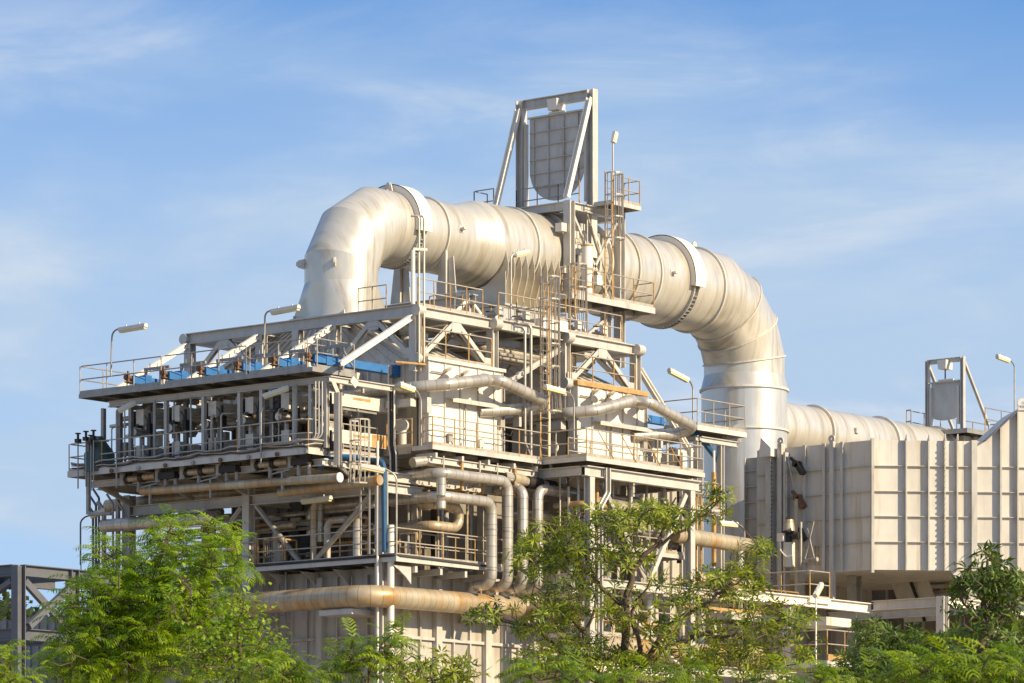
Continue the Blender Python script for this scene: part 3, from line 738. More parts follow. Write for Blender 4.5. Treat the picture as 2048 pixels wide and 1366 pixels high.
# hanging leg at the right end
q=onx(676,790,-.5)
t=thing('hanging_strut','flat grey hanging leg between the two shaded platforms','support',(-.5,q.y,18.6))
MB().ibeam((-.5,q.y,19.0),(-.5,q.y,21.8),.2,.26,YA).build('leg',M['steel'],t)
MB().bar((-.5,q.y,21.78),(-.5,q.y-.28,22.2),.03,.2).build('top_strap',M['steel'],t)
MB().bar((-.5,q.y,19.02),(-.5,q.y+1.9,18.0),.1,.14).build('foot_brace',M['galv'],t)
# burner row between the decks: six bays, two tiers
def burner(x,y,z,label,rusty=False):
    t=thing('burner_unit',label,'soot blower',(x,y,z),'pale machines between the shaded platforms')
    MB().box(x-.19,x+.19,y+.43,y+4.35,z+.0,z+.52).build('casing',M['cream'],t)
    b=MB(); b.box(x-.22,x+.2,y+.02,y+.42,z-.08,z+.56); b.build('drive_box',M['cream'],t)
    b=MB()
    b.cyl((x-.34,y+.1,z-.32),(x-.34,y+1.5,z-.32),.15,14); b.cyl((x-.34,y+.02,z-.32),(x-.34,y+.1,z-.32),.17,14); b.build('steam_pipe',M['clad'],t,40)
    b=MB(); b.cyl((x-.34,y-.02,z-.32),(x-.34,y+.018,z-.32),.16,14); b.build('blind_flange',M['white'],t,40)
    b=MB(); b.cyl((x-.4,y+.15,z-.1),(x-.4,y+.15,z+.42),.10,12); b.cyl((x-.4,y+.15,z+.42),(x-.4,y+.15,z+.52),.14,12); b.box(x-.52,x-.3,y+.0,y+.28,z+.02,z+.2); b.cyl((x-.62,y+.12,z+.22),(x-.30,y+.12,z+.22),.06,10)
    b.box(x+.28,x+.46,y+.1,y+.36,z-.4,z-.02); b.cyl((x+.37,y+.2,z-.02),(x+.37,y+.2,z+.4),.05,8); b.cyl((x-.1,y-.06,z-.1),(x-.1,y+.2,z-.1),.08,10)
    b.build('valve',M['dark'],t,40)
    b=MB(); b.bar((x+.05,y+1.2,z-.07),(x+.05,y+3.2,z-.07),.1,.1); b.box(x-.15,x+.15,y+2.0,y+2.1,z-.4,z-.01); b.build('tray',M['galv'],t)
    b=MB()
    pts=[(x-.55+.1*math.sin(k*1.3),y+.05+.06*math.cos(k*2.1),z-.6+k*.2) for k in range(9)]
    b.tube(pts,.028,6); b.tube(fillet([(x+.3,y-.02,z+.3),(x+.5,y-.05,z+.1),(x+.45,y,z-.4),(x+.25,y+.1,z-.55)],.15,4),.022,6); b.build('hose',M['cable'],t,60)
    m=MB(); m.box(x+.191,x+.197,y+1.7,y+2.7,z+.30,z+.40); m.build('yellow_mark',M['rust'],t)
    return t
r1=onx(620,790,-1.2); 
zt=21.42; zb=19.98
side=['right end','second bay from the right','third bay from the right','third bay from the left','second bay from the left','left end']
u=burner(fx[0]-.05,-4.15,zt,'upper pale boxed machine with long casing at the right end between the platforms')
l=burner(fx[0]-.05,-4.15,zb,'lower pale boxed machine with rust stained end at the right end between the platforms')
MB().box(fx[0]+.142,fx[0]+.148,-1.35,.15,zb+.02,zb+.5).build('rust_stain',M['rust'],l)
for i in range(1,6):
    dup(u,(fx[i]-.05,-4.15,zt),'upper pale boxed machine, '+side[i]+', between the platforms')
    dup(l,(fx[i]-.05,-4.15,zb),'lower pale boxed machine, '+side[i]+', between the platforms')
for i in range(6):
    x=fx[i]-.75
    pipe('riser_pipe','upright pale pipe standing between pale machines, number %s along the shaded row'%(('one','two','three','four','five','six')[i]),[(x,-3.3,19.66),(x,-3.3,22.3),(x+.5,-2.6,22.3)],.11,'clad',.25,12,'upright pipes in the shaded row')
# cable tray drop at right corner
for k,(dx) in enumerate((0,.09,.18)):
    pipe('conduit',('inner','middle','outer')[k]+' grey conduit dropping beside the right corner column of the shaded row',[(-.98+dx,-4.72+dx,22.2),(-.98+dx,-4.72+dx,19.95+dx*.4),(-1.4+dx,-5.12-dx*.2,19.85+dx*.3),(-3.2,-5.13-dx*.3,19.85+dx*.4)],.035,'galv',.3,8,'conduits at the right corner of the shaded row')
lamp('tube lamp on a bent pole at the left end of the upper platform',[ony(222,752,-5.0),ony(224,664,-5.0),ony(240,656,-5.0)],ony(239,660,-5.0),ony(292,651,-5.0))
lamp('tube lamp on a bent pole above the middle of the upper platform',[ony(528,715,-5.0),ony(530,625,-5.0),ony(545,620,-5.0)],ony(543,624,-5.0),ony(598,614,-5.0))
a=ony(528,815,-5.15); bq=ony(580,775,-4.6)
lamp('slanting tube lamp fixed under the upper platform near the corner',[ony(522,930,-5.15),ony(522,822,-5.15),ony(527,814,-5.15)],ony(526,793,-5.15),ony(578,775,-4.6))
lamp('slanting tube lamp fixed under the upper platform at the left end',[ony(233,975,-5.15),ony(233,822,-5.15),ony(236,818,-5.15)],ony(236,822,-5.15),ony(270,804,-4.6))
# ---------- storey below: columns, beam, braces
t=thing('column_structure','grey column and beam frame below the lower shaded platform','steel frame',(-6.8,-2.2,0))
for x in (.18,-6.85,-13.5):
    MB().ibeam((x,-2.2,0),(x,-2.2,18.85 if x<0 else 18.9),.38,.36,YA,t=.04).build('column',M['steel'],t)
for a,b in ((-13.3,-7.05),(-6.65,-.02)): MB().ibeam((a,-2.2,18.2),(b,-2.2,18.2),.40,.3).build('beam',M['steel'],t)
for (x0,x1) in ((-12.9,-10.4),(-7.2,-9.9),(-6.4,-4.0),(-.4,-3.4)):
    MB().tube([(x0,-2.2,17.95),(x1,-2.2,15.5)],.11,12).build('brace',M['grey'],t,40)
    d=(V((x1,-2.2,15.5))-V((x0,-2.2,17.95))).normalized(); MB().bar(V((x0,-2.2,17.98)),V((x0,-2.2,17.98))+d*.75,.04,.28,YA).build('gusset',M['steel'],t)
for x in (-13.5,-6.85,.18): MB().ibeam((x,-2.0,18.25),(x,.2,18.25),.36,.26).build('beam',M['steel'],t)
MB().ibeam((.18,-2.0,18.7),(.18,8,18.7),.36,.26).build('beam',M['steel'],t)
# pipes under the lower platform
pipe('pipe','long brownish pipe running under the lower shaded platform with a capped pale end',[ony(283,983,-4.5),ony(676,955,-4.5)],.17,'ochre')
o=MB().cyl(ony(678,955,-4.5),ony(678,955,-4.5)+V((.06,0,0)),.19,18).build('end_cap',M['white'],None); tag(o,'white round end cap on the long brownish pipe','pipe cap')
for i,(px,py) in enumerate(((258,958),(378,945),(520,930))):
    p=ony(px,py,-4.45)
    t=thing('valve_set','valve and stub pipe set hanging below the lower platform, '+('left','middle','right')[i]+' one','valve',p,'valve sets under the lower platform')
    MB().cyl(p,p+V((.62,0,0)),.13,14).build('stub_pipe',M['ochre'],t,40)
    MB().cyl(p+V((.82,0,.02)),p+V((1.5,0,.02)),.14,14).build('stub_pipe',M['ochre'],t,40)
    b=MB(); b.cyl(p+V((.62,0,0)),p+V((.82,0,0)),.19,14); b.cyl(p+V((-.25,.1,0)),p+V((0,.1,0)),.19,14); b.box(p.x+1.5,p.x+2.6,p.y-.1,p.y+.25,p.z-.15,p.z+.12); b.build('valve_body',M['dark'],t,40)
    b=MB()
    for dx in (-.35,1.62): b.cyl(p+V((dx,0,-.25)),p+V((dx,0,.32)),.13,12)
    for dx in (.45,1.95,2.5): b.cyl(p+V((dx,.1,-.55)),p+V((dx,.1,-.12)),.085,10)
    b.build('drop_pipe',M['grey'],t,40)
    b=MB(); b.bar(p+V((.75,-.12,-.42)),p+V((1.7,-.12,-.30)),.06,.05); b.bar(p+V((1.3,-.12,-.36)),p+V((1.3,-.12,-1.1)),.09,.09); b.build('hanger',M['galv'],t)
pipe('pipe','thick dull pipe behind the beam on the shaded side',[ony(215,1012,-1.4),ony(560,975,-1.4)],.26,'ochre')
pipe('pipe','thick grey pipe stub with rounded end at the left corner column',[ony(206,1052,-2.9),ony(430,1035,-2.9),ony(430,1035,-1.4)],.27,'clad')
pipe('pipe','slim dull pipe behind the long brownish pipe',[ony(560,985,-3.2),ony(760,960,-3.2)],.2,'ochre')
# left end controls
t=thing('valve_stand','cluster of hand valves and upright conduits at the far left platform end','valve',(-15,-5,ZL))
for i,(px,top) in enumerate(((156,868),(172,864),(187,862),(182,872))):
    p=ony(px,top,-5.2)
    b=MB(); b.tube([p-Z*2.2,p],.03,6); b.build('conduit',M['galv'],t)
    b=MB(); b.cyl(p,p+Z*.04,.12,12); b.cyl(p-Z*.25,p,.05,8); b.box(p.x-.1,p.x+.1,p.y-.1,p.y+.1,p.z-.35,p.z-.2); b.build('hand_valve',M['dark'],t,40)
b=MB(); p=ony(177,880,-5.1); b.bar(p,p-Z*3.0,.14,.14); b.bar(p,p+V((.5,0,.05)),.12,.12); b.tube(fillet([p-Z*2.3,p-Z*3.0,p+V((1.3,0,-3.05))],.2,4),.07,8); b.build('stand_pipe',M['galv'],t)
p=ony(199,920,-4.6)
MB().tube([p-Z*.5,p+Z*.25,p+Z*.95],.5,24,True,[.62,.62,.12]).build('cone_tank',M['green'],t,40)
for i,px in enumerate((186,192,198,208,226,236,246)):
    p=ony(px,1000,-2.9+.1*(i%3))
    pipe('conduit','upright dark pipe at the left corner column, '+('first','second','third','fourth','fifth','sixth','seventh')[i]+' from the left',[(p.x,p.y,9),(p.x,p.y,18.2+.3*(i%3)),(p.x-.35,p.y,18.6+.3*(i%3))],.05+.05*(i in (3,5)),'pgrey' if i<3 else 'galv',.2,8,'upright pipes at the left corner')
lamp('tube lamp on a bent dark pole at the lower left corner',[ony(161,1130,-3.2),ony(161,1042,-3.2),ony(170,1034,-3.2),ony(182,1030,-3.2)],ony(181,1032,-3.2),ony(211,1020,-3.0),'pgrey')
lamp('tube lamp hung under the middle beam near the corner columns',[ony(632,985,-2.6),ony(632,998,-2.6)],ony(604,1003,-2.6),ony(662,996,-2.6))
lamp('tube lamp hung under the beam above the feathery tree',[ony(375,1018,-2.6),ony(375,1026,-2.6)],ony(358,1030,-2.6),ony(412,1022,-2.6))
t=thing('platform','small landing at the left corner with thin dark handrail','platform',(-14.6,-3,15.2),'walkways of the plant')
deck(t,-15.2,-13.7,-3.4,-2.4,15.25,.2,'pgrey'); railing(t,[[(-13.8,-3.35,15.25),(-15.15,-3.35,15.25),(-15.15,-2.4,15.25)]],1.0,.7,'pgrey','pgrey',.022)

rr=random.Random(5)
order=('first','second','third','fourth','fifth','sixth','seventh','eighth','ninth','tenth','eleventh','twelfth','thirteenth','fourteenth')
for i in range(14):
    x=-13.6+i*.93+rr.uniform(-.15,.15); y=-4.55+rr.uniform(0,.5); r=rr.choice((.03,.04,.05,.065)); top=rr.choice((22.2,22.2,21.4,20.9))
    pts=[(x,y,19.66),(x,y,top)]
    if top<22: pts.append((x+.35,y+.5,top+.02))
    pipe('conduit','thin upright conduit among the pale machines between the shaded platforms, '+order[i]+' from the left',pts,r,rr.choice(('rail','galv','cable','clad','grey')),.12,8,'thin conduits between the shaded platforms')
for i in range(7):
    x=-13.0+i*1.85; y=-3.0
    t=thing('instrument_rack','grey instrument box on a stand between the shaded platforms, '+order[i]+' from the left','cabinet',(x,y,19.64),'instrument boxes between the shaded platforms')
    b=MB(); z0=20.35+.25*(i%3); b.box(x-.22,x+.22,y-.12,y+.12,z0,z0+.55); b.build('box',M['white' if i%3==1 else 'grey'],t)
    b=MB(); b.bar((x,y+.05,19.64),(x,y+.05,z0),.07,.07); b.build('stand',M['galv'],t)
    b=MB(); b.cyl((x-.1,y-.14,z0+.38),(x-.1,y-.12,z0+.38),.07,12); b.build('gauge',M['white'],t,40)
for i in range(5):
    y=-1.5-.45*i; z=21.9-.32*(i%3)
    pipe('pipe','long thin pipe running deep between the shaded platforms, '+order[i]+' from the wall',[(-13.5,y,z),(-1.4,y,z),(-1.4,y,z+.4)],.07+.03*(i%2),'clad' if i%2==0 else 'rail',.2,10,'long thin pipes between the shaded platforms')
for i in range(8):
    x=-12.6+i*1.62+rr.uniform(-.2,.2); y=-1.9+rr.uniform(0,1.4); z1=rr.choice((17.2,18.1,17.7)); r=rr.choice((.07,.1,.14,.18))
    pipe('riser_pipe','pipe rising from the lower shaded storey floor, '+order[i]+' from the left',[(x,y,15.55),(x,y,z1),(x+.9,y+.1,z1)],r,rr.choice(('clad','grey','ochre','rail')),None,12,'pipes rising in the lower shaded storey')
for i in range(6):
    z=16.1+.33*i; y=-.6+.12*(i%3)
    pipe('pipe','level thin pipe along the lower shaded storey, '+order[i]+' from below',[(-13,y,z),(-1.6-.5*(i%3),y,z),(-1.6-.5*(i%3),y,z-.4)],.045+.03*(i%3),('rail','rust','clad')[i%3],.15,8,'level thin pipes in the lower shaded storey')
# ---------- level three walkway
Z3=15.52
t=thing('platform','lower corner walkway with rusty yellow handrail above the thick stained pipe','platform',(-2,-2,Z3-.3),'walkways of the plant')
deck(t,-6.2,1.2,-2.5,-.4,Z3,.2)
MB().box(-.3,1.17,-.36,4.6,Z3-.045,Z3-.005).build('grating',M['deck'],t)
e=MB(); e.box(1.172,1.2,-.38,4.6,Z3-.2,Z3+.005); e.build('edge_channel',M['steel'],t)
railing(t,[[(-6.1,-2.45,Z3),(1.15,-2.45,Z3),(1.15,4.5,Z3)],[(-6.1,-2.45,Z3),(-6.1,-.5,Z3)],[(-.4,-.45,Z3),(.3,-.3,Z3),(.3,4.5,Z3)]],1.1,1.35,'rail',['rust','rust','rail'])
b=MB()
for x in (-5.6,-3.9,-2.2,-.5,.9): b.prism([(x,-2.4,Z3-.31),(x,-1.32,Z3-.31),(x,-1.32,Z3-1.0),(x,-1.6,Z3-.75),(x,-2.0,Z3-.5)],(.04,0,0))
for y in (-1.2,.3,1.8,3.3): b.bar((-.3,y,Z3-.42),(1.1,y,Z3-.42),.14,.24)
b.build('bracket',M['steel'],t)
mb=MB(); mb.tube(fillet([(-6.2,-2.54,Z3+.03),(1.05,-2.54,Z3+.03),(1.24,-2.3,Z3+.03),(1.24,3.2,Z3-.02)],.2,4),.05,6); mb.build('cable',M['cable'],t,60)
t=thing('platform','pale landing left of the walkway behind the feathery tree','platform',(-8,-2,Z3-.5),'walkways of the plant')
deck(t,-13.0,-6.25,-2.5,-1.35,Z3-.12,.34); railing(t,[[(-12.9,-2.45,Z3-.12),(-6.3,-2.45,Z3-.12)]],1.1,1.4,'rail',['rail','rust'])
t=thing('wire_cage','small rusty framed wire cage standing on the corner walkway','cage',(-5.5,-1.6,Z3))
b=MB()
for x in (-6.0,-5.0):
    for y in (-2.2,-1.4): b.bar((x,y,Z3),(x,y,Z3+1.05),.05,.05)
for z in (Z3+.1,Z3+1.05):
    b.bar((-6,-2.2,z),(-5,-2.2,z),.05,.05); b.bar((-5,-2.2,z),(-5,-1.4,z),.05,.05); b.bar((-6,-1.4,z),(-5,-1.4,z),.05,.05)
b.build('frame',M['rust'],t)
b=MB()
for i in range(9): b.tube([(-5.95+i*.11,-2.2,Z3+.1),(-5.95+i*.11,-2.2,Z3+1.05)],.012,5)
b.build('bars',M['galv'],t)
MB().cyl((-5.5,-1.8,Z3+.02),(-5.5,-1.8,Z3+.9),.22,16).build('inner_drum',M['grey'],t,40)
# thick stained header pipe
BX=.62
e=pipe('header_pipe','thickest pipe, stained orange, bending round the lower corner of the boiler',[(-8.6,-3.35,13.98),(BX,-3.35,13.98),(BX,5.6,14.05)],.43,'ochre',1.0,28)
MB().tube([(BX,5.58,14.05),(BX,5.75,14.05),(BX,5.86,14.05)],.43,24,True,[.425,.34,.12]).build('end_cap',M['ochre'],e,60)
b=MB(); b.box(-1.9,-.2,-3.5,-1.3,13.3,13.5); b.box(.2,1.0,2.6,2.9,13.35,13.52); b.box(-.4,1.0,3.2,3.5,13.32,13.5); 

t=thing('pipe_rest','flat beams holding the thick stained pipe at the corner','bracket',(0,0,13.3)); b.build('bracket',M['steel'],t)
t=thing('drum','upright grey round vessel behind the left end of the thick stained pipe','tank',(-9.2,-3.0,0))
p=ony(447,1180,-3.0)
MB().cyl((p.x,-3.0,0),(p.x,-3.0,14.6),.46,28).build('shell',M['wall'],t,40)
MB().tube([(p.x,-3.0,14.61),(p.x,-3.0,14.75)],.46,28,True,[.5,.47]).build('lid',M['steel'],t,40)
pipe('header_pipe','short thick dull pipe left of the round vessel',[(-12,-3.3,13.75),(-10.4,-3.3,13.75),(-9.85,-3.0,13.75)],.43,'ochre')
# the four down pipes and their runs
PX=1.62
ys=[2.75,3.75,4.7,5.65]
zlow,zup=17.98,18.88
DP=[]
def dpipe(*a):
    o=pipe(*a); DP.append(o); return o
pl=dpipe('down_pipe','lower of two long pipes turning the corner and dropping nearest the corner',[(-5.2,-.3,16.0),(-5.2,-.3,zlow),(PX,-.3,zlow),(PX,ys[0],zlow),(PX,ys[0],14.75),(BX,ys[0],14.72),(BX-.0,ys[0]+.0,14.2)],.215,'clad',.42,20,'pipes dropping to the thick stained pipe')
dpipe('down_pipe','upper of two long pipes turning the corner and dropping second from the corner',[(-8.0,-.3,zup),(PX,-.3,zup),(PX,ys[1],zup),(PX,ys[1],14.75),(BX,ys[1],14.72),(BX,ys[1],14.2)],.215,'clad',.42,20,'pipes dropping to the thick stained pipe')
dpipe('down_pipe','third dropping pipe from the corner with a plain rounded top',[(.2,ys[2],18.7),(PX,ys[2],18.7),(PX,ys[2],14.75),(BX,ys[2],14.72),(BX,ys[2],14.2)],.215,'clad',.35,20,'pipes dropping to the thick stained pipe')
dpipe('down_pipe','fourth dropping pipe, its top bending back towards the rear column',[(PX,9.6,18.75),(PX,ys[3],18.75),(PX,ys[3],14.75),(BX,ys[3],14.72),(BX,ys[3],14.2)],.215,'clad',.42,20,'pipes dropping to the thick stained pipe')
for (x,y,z) in ((PX,-.3,zlow),(PX,-.3,zup)):
    o=MB().cyl((x-.02,y,z-.9 if z==zup else z-.5),(x-.02,y,z-.2),.19,16).build('stub_pipe',M['clad'],None,40)
    tag(o,('upright stub joining the two long corner pipes' if z==zup else 'short stub under the lower corner pipe'),'pipe')
pipe('pipe','pale pipe tucked under the box platform above the corner pipes',[(.9,-1.2,19.25),(1.0,-.5,19.38),(1.0,3.6,19.38)],.2,'clad',.3,18)
v=pipe('pipe','dark banded valve pipe under the platform between the two white boxes',[(1.2,4.0,19.15),(1.2,5.4,19.05),(1.2,7.6,18.98),(1.5,8.3,18.8)],.19,'clad',.3,18)
b=MB(); b.cyl((1.2,5.45,19.05),(1.2,6.3,19.02),.25,18); b.cyl((1.2,6.7,19.0),(1.2,7.2,18.99),.24,18); b.build('valve_sleeve',M['dark'],v,40)
b=MB(); b.cyl((1.2,4.5,19.12),(1.2,5.2,19.07),.24,18); b.build('flange_sleeve',M['ochre'],v,40)
pipe('pipe','looping stained pipe in the recess behind the dropping pipes',[(-4.0,.0,16.9),(.9,.0,16.9),(.9,1.6,16.9),(.9,1.6,17.75),(.9,.1,17.75),(.3,-.0,17.75)],.2,'ochre',.4,18)
pipe('pipe','upright pale pipe on the shaded storey beside the elbowed one',[ony(637,1000,-.6),ony(637,1085,-.6)],.2,'clad',None,18)
o=MB(); p=ony(637,1085,-.6); o.cyl(p-Z*.5,p,.15,14); 
for k in range(4): o.cyl(p-Z*(.1+.1*k),p-Z*(.05+.1*k),.24,16)
tag(o.build('bellows',M['brown'],None,40),'rusty bellows below the upright pale pipe','bellows')
p=V((-5.2,-.3,16.0)); o=MB(); o.cyl(p-Z*.5,p,.15,14)
for k in range(4): o.cyl(p-Z*(.1+.1*k),p-Z*(.05+.1*k),.24,16)
tag(o.build('bellows',M['brown'],None,40),'rusty bellows below the elbow of the lower corner pipe','bellows')
for i,(px,py) in enumerate(((560,1050),(600,1052),(620,1060))):
    p=ony(px,py,-.3); t=thing('pump_unit','dark valve machinery deep in the shaded storey, '+('left','middle','right')[i]+' cluster','valve',p,'dark machinery in the shaded storey')
    b=MB(); b.box(p.x-.3,p.x+.2,p.y-.3,p.y+.3,p.z-.9,p.z-.2); b.cyl(p-Z*.2,p+Z*.2,.2,12); b.build('body',M['dark'],t,40)
    b=MB(); b.cyl(p+V((-.4,-.2,.05)),p+V((.5,-.2,.05)),.08,10); b.box(p.x-.2,p.x+.3,p.y-.35,p.y-.2,p.z+.15,p.z+.3); b.build('actuator',M['grey'],t,40)
    b=MB(); b.ring(p+V((0,0,.35)),Z,.2,.15,.03,16); b.tube([p,p+Z*.36],.025,6); b.build('hand_wheel',M['dark'],t,40)
pipe('standpipe','stout upright white pipe standing at the walkway corner',[(.75,-2.3,0),(.75,-2.3,16.75)],.13,'white',None,14)
pipe('conduit','thin bright upright tube left of the stout white standpipe',[(.35,-2.62,8),(.35,-2.62,20.0)],.05,'white',None,8)
b=pipe('cable_pipe','dark blue cable bundle dropping beside the corner column',[(-1.9,-3.4,19.0),(-1.6,-3.4,19.42),(.05,-2.5,19.28),(.55,-2.5,19.2),(.62,-2.5,15.7)],.11,'dblue',.35,10,None,'cable')
MB().tube(fillet([(-1.95,-3.42,19.02),(-1.6,-3.42,19.47),(-.4,-2.8,19.4)],.3,4),.12,8).build('pale_sleeve',M['blue'],b,60)
ladder('caged ladder at the corner hanging between shaded platform and walkway',(.12,-3.1,15.6),(.12,-3.1,20.6),(0,-1,0),.45,(18.3,20.75),'rail','rail')
ladder('plain ladder hanging below the walkway beside the round vessel',(-5.5,-1.7,8),(-5.5,-1.7,15.3),(0,-1,0),.4,None,'galv')
lamp('tube lamp on a bent pole beside the corner standpipe',[(1.3,-2.6,15.6),(1.3,-2.6,18.6),(1.0,-2.9,18.85)],(.98,-2.92,18.78),(.35,-3.6,18.95))
# ---------- box platforms on the sunlit side
ZB=19.95
t=thing('platform','narrow platform round the front white box with thin rusty handrail','platform',(1,2.5,ZB-.3),'walkways of the plant')
deck(t,.42,1.5,-.7,6.05,ZB,.17); 
MB().box(-1.0,.41,-.7,.26,ZB-.06,ZB-.01).build('grating',M['deck'],t)
MB().box(-1.0,.41,-.72,-.70,ZB-.27,ZB+.005).build('edge_channel',M['galv'],t)
railing(t,[[(-.9,-.65,ZB),(.4,-.65,ZB)],[(1.0,-.65,ZB),(1.46,-.65,ZB),(1.46,6.0,ZB)]],1.1,1.4,'rail','rust')
b=MB()
for y in (-.4,1.2,2.8,4.4,5.8): b.bar((.45,y,ZB-.38),(1.45,y,ZB-.38),.12,.2)
b.ibeam((1.2,-.6,ZB-.55),(1.2,6,ZB-.55),.26,.18); b.build('carrier_beam',M['steel'],t)
t=thing('platform','broad platform round the rear white box standing on a pale column','platform',(2,10,ZB-.3),'walkways of the plant')
deck(t,.45,3.75,6.1,14.0,ZB,.18)
railing(t,[[(.6,6.15,ZB),(3.7,6.15,ZB),(3.7,13.95,ZB)],[(3.7,13.95,ZB),(.6,13.95,ZB)]],1.1,1.6,'rail',['rust','rail'])
railing(t,[[(1.3,8.0,ZB),(1.3,13.8,ZB)]],1.1,1.6,'rail','rust')
b=MB(); b.ibeam((3.5,6.3,ZB-.55),(3.5,13.9,ZB-.55),.42,.3); b.ibeam((.5,6.35,ZB-.52),(3.3,6.35,ZB-.52),.36,.26); b.ibeam((.5,13.5,ZB-.52),(3.3,13.5,ZB-.52),.36,.26); b.build('carrier_beam',M['steel'],t)
b=MB()
for y in (6.9,8.4,10,11.5): b.tube([(3.72,y,ZB+1.05),(3.72,y+1.0,ZB+.05)],.02,6)
b.build('slanted_tube',M['rust'],t)
t=thing('column_structure','pale column frame under the broad platform, partly behind the right tree','steel frame',(3.5,10,0))
for y in (6.6,13.3): MB().ibeam((3.5,y,0),(3.5,y,ZB-.78),.32,.30,XA,t=.04).build('column',M['steel'],t)
for y in (6.6,13.3): MB().ibeam((-.3,y,15.2),(3.2,y,15.2),.36,.26).build('beam',M['steel'],t)
MB().ibeam((3.5,6.9,15.0),(3.5,16.5,15.0),.36,.26).build('beam',M['steel'],t)
MB().ibeam((3.5,6.9,11.6),(3.5,13.0,11.6),.36,.26).build('beam',M['white'],t)
MB().ibeam((3.45,7.4,19.0),(3.45,10.2,15.4),.22,.2,XA).build('brace',M['grey'],t)
MB().bar((3.5,13.0,19.0),(3.5,10.6,15.4),.2,.14,XA).build('brace',M['steel'],t)
MB().bar((3.5,7.0,15.0),(3.5,13.0,11.7),.1,.16,XA).build('brace',M['steel'],t)
for i in range(3):
    y=8.3+i*.12
    pipe('conduit',('front','middle','back')[i]+' conduit of the bundle bending beside the pale column under the broad platform',[(3.72,y-.9,19.6),(3.72,y-.9,18.6),(3.72,y-1.4,18.0),(3.72,y-1.4,12)],.055,'galv' if i!=1 else 'cable',.2,8,'conduits beside the pale column')
for i,(y0,y1,z,r,lab) in enumerate(((7.6,11.4,18.35,.36,'upper fat pale pipe under the broad platform'),(8.0,15.8,17.6,.33,'middle fat pale pipe under the broad platform with round end'),(12.6,18.4,17.35,.33,'long fat stained pipe with round end nearest the stack'),(14.0,18.4,15.6,.34,'lower fat pale pipe with round end nearest the stack'))):
    x=2.3 if i<2 else 3.2
    e=pipe('header_pipe',lab,[(x,y0,z),(x,y1,z-.12)],r,'ochre' if i>1 else 'clad',None,22,'fat pipes under the broad platform')
    MB().tube([(x,y1-.02,z-.12),(x,y1+.18,z-.125),(x,y1+.3,z-.13)],r,22,True,[r*.99,r*.8,r*.3]).build('end_cap',M['ochre'],e,60)
    if i>1: MB().cyl((x,y1-1.2,8),(x,y1-1.2,z-r*.8),.2,14).build('leg_pipe',M['clad'],e,40)
for i,y in enumerate((10.2,11.7,13.9,15.2)):
    pipe('standpipe','bright upright pipe behind the right tree, '+('first','second','third','fourth')[i]+' from the left',[(2.6,y,10),(2.6,y,15.0)],.24,'clad',None,16,'upright pipes behind the right tree')
e=pipe('header_pipe','long fat pale pipe low behind the right tree with round end',[(3.1,7.6,12.5),(3.1,18.6,12.55)],.44,'ochre',None,24)
MB().tube([(3.1,18.58,12.55),(3.1,18.85,12.55),(3.1,19.0,12.55)],.43,24,True,[.43,.33,.1]).build('end_cap',M['ochre'],e,60)
t=thing('platform','low walkway with rusty orange rails behind the right tree','platform',(3,14,14.9),'walkways of the plant')
deck(t,2.0,4.0,15.5,20.5,14.3,.3); railing(t,[[(3.95,12,14.3),(3.95,20.4,14.3)],[(2.1,20.4,14.3),(3.9,20.4,14.3)]],1.1,.9,'rust','rust')
for i,px in enumerate((1376,1393,1402)):
    p=onx(px,1100,3.0); tag(MB().tube([p-Z*1,p+Z*2.2],.035,6).build('guard_post',M['rust'],None),'rusty upright post behind the right tree, '+('left','middle','right')[i]+' one','post','rusty posts behind the right tree')
# steam pipes crossing in front of each white box
for k,lab in enumerate(('front','rear')):
    yo=9.41*k; x=1.55
    a=onx(880 if k==0 else 1165,776 if k==0 else 826,1.0+0*k); b_=onx(970 if k==0 else 1275,757 if k==0 else 801,x); c=onx(1000 if k==0 else 1295,760 if k==0 else 803,x); d=onx(1096 if k==0 else 1393,806 if k==0 else 856,x)
    zc=b_.z
    s0=V((-5.5 if k==0 else -3.0,-.45+yo,a.z-.05))
    pipe('steam_pipe',lab+' silver steam pipe rising past the white box and joining its neighbour',[s0,V((.55,-.45+yo,a.z)),V((1.35,.35+yo,a.z+.12)),V((x,2.7+yo,b_.z)),V((.4,3.3+yo,b_.z+.02))],.235,'clad',.5,20,'silver pipes crossing the white boxes')
    pipe('steam_pipe',lab+' silver steam pipe sloping down beyond the white box with a sharp turn back',[V((.4,c.y-.5,c.z)),V((x,c.y,c.z-.02)),d,V((.9,d.y-.6,d.z-.25)),V((.4,d.y-3.0,d.z-.55))],.235,'clad',.3,20,'silver pipes crossing the white boxes')
    for i in range(4):
        y=.9+yo+i*1.05; z=a.z+.15-.0*i
        p=pipe('nozzle_pipe',lab+' white box nozzle, '+('first','second','third','fourth')[i]+' from the left',[(.42,y+.55,zc+.22),(.95,y+.35,zc+.18),(1.0,y-.2,zc-.12)],.17,'white',.3,14,'nozzles on the white boxes')
        MB().ring((.62,y+.48,zc+.22),(1,-.35,0),.20,.15,.07,16).build('collar',M['ochre'],p,40)
    lb=MB(); lb.box(-1.0,.3,-.62+yo,-.3+yo,21.55,21.85); lb.box(.42,.8,-.2+yo,.05+yo,21.3,21.9)
    tag(lb.build('pipe_bracket',M['steel'],None),lab+' box bracket carrying the silver steam pipe','bracket')
    hh=MB(); p=V((-.55,-.0+yo,20.9)); hh.cyl(p,p-YA*.22,.24,22); hh.cyl(p-YA*.22,p-YA*.26,.27,22)
    tag(hh.build('manhole',M['cream'],None,40),'round manhole cover on the shaded flank of the '+lab+' box','manhole')
pipe('vent_pipe','stout pale upright pipe under the round manhole of the front box',[(-.52,-.15,19.97),(-.52,-.15,20.75)],.16,'cream',None,14)
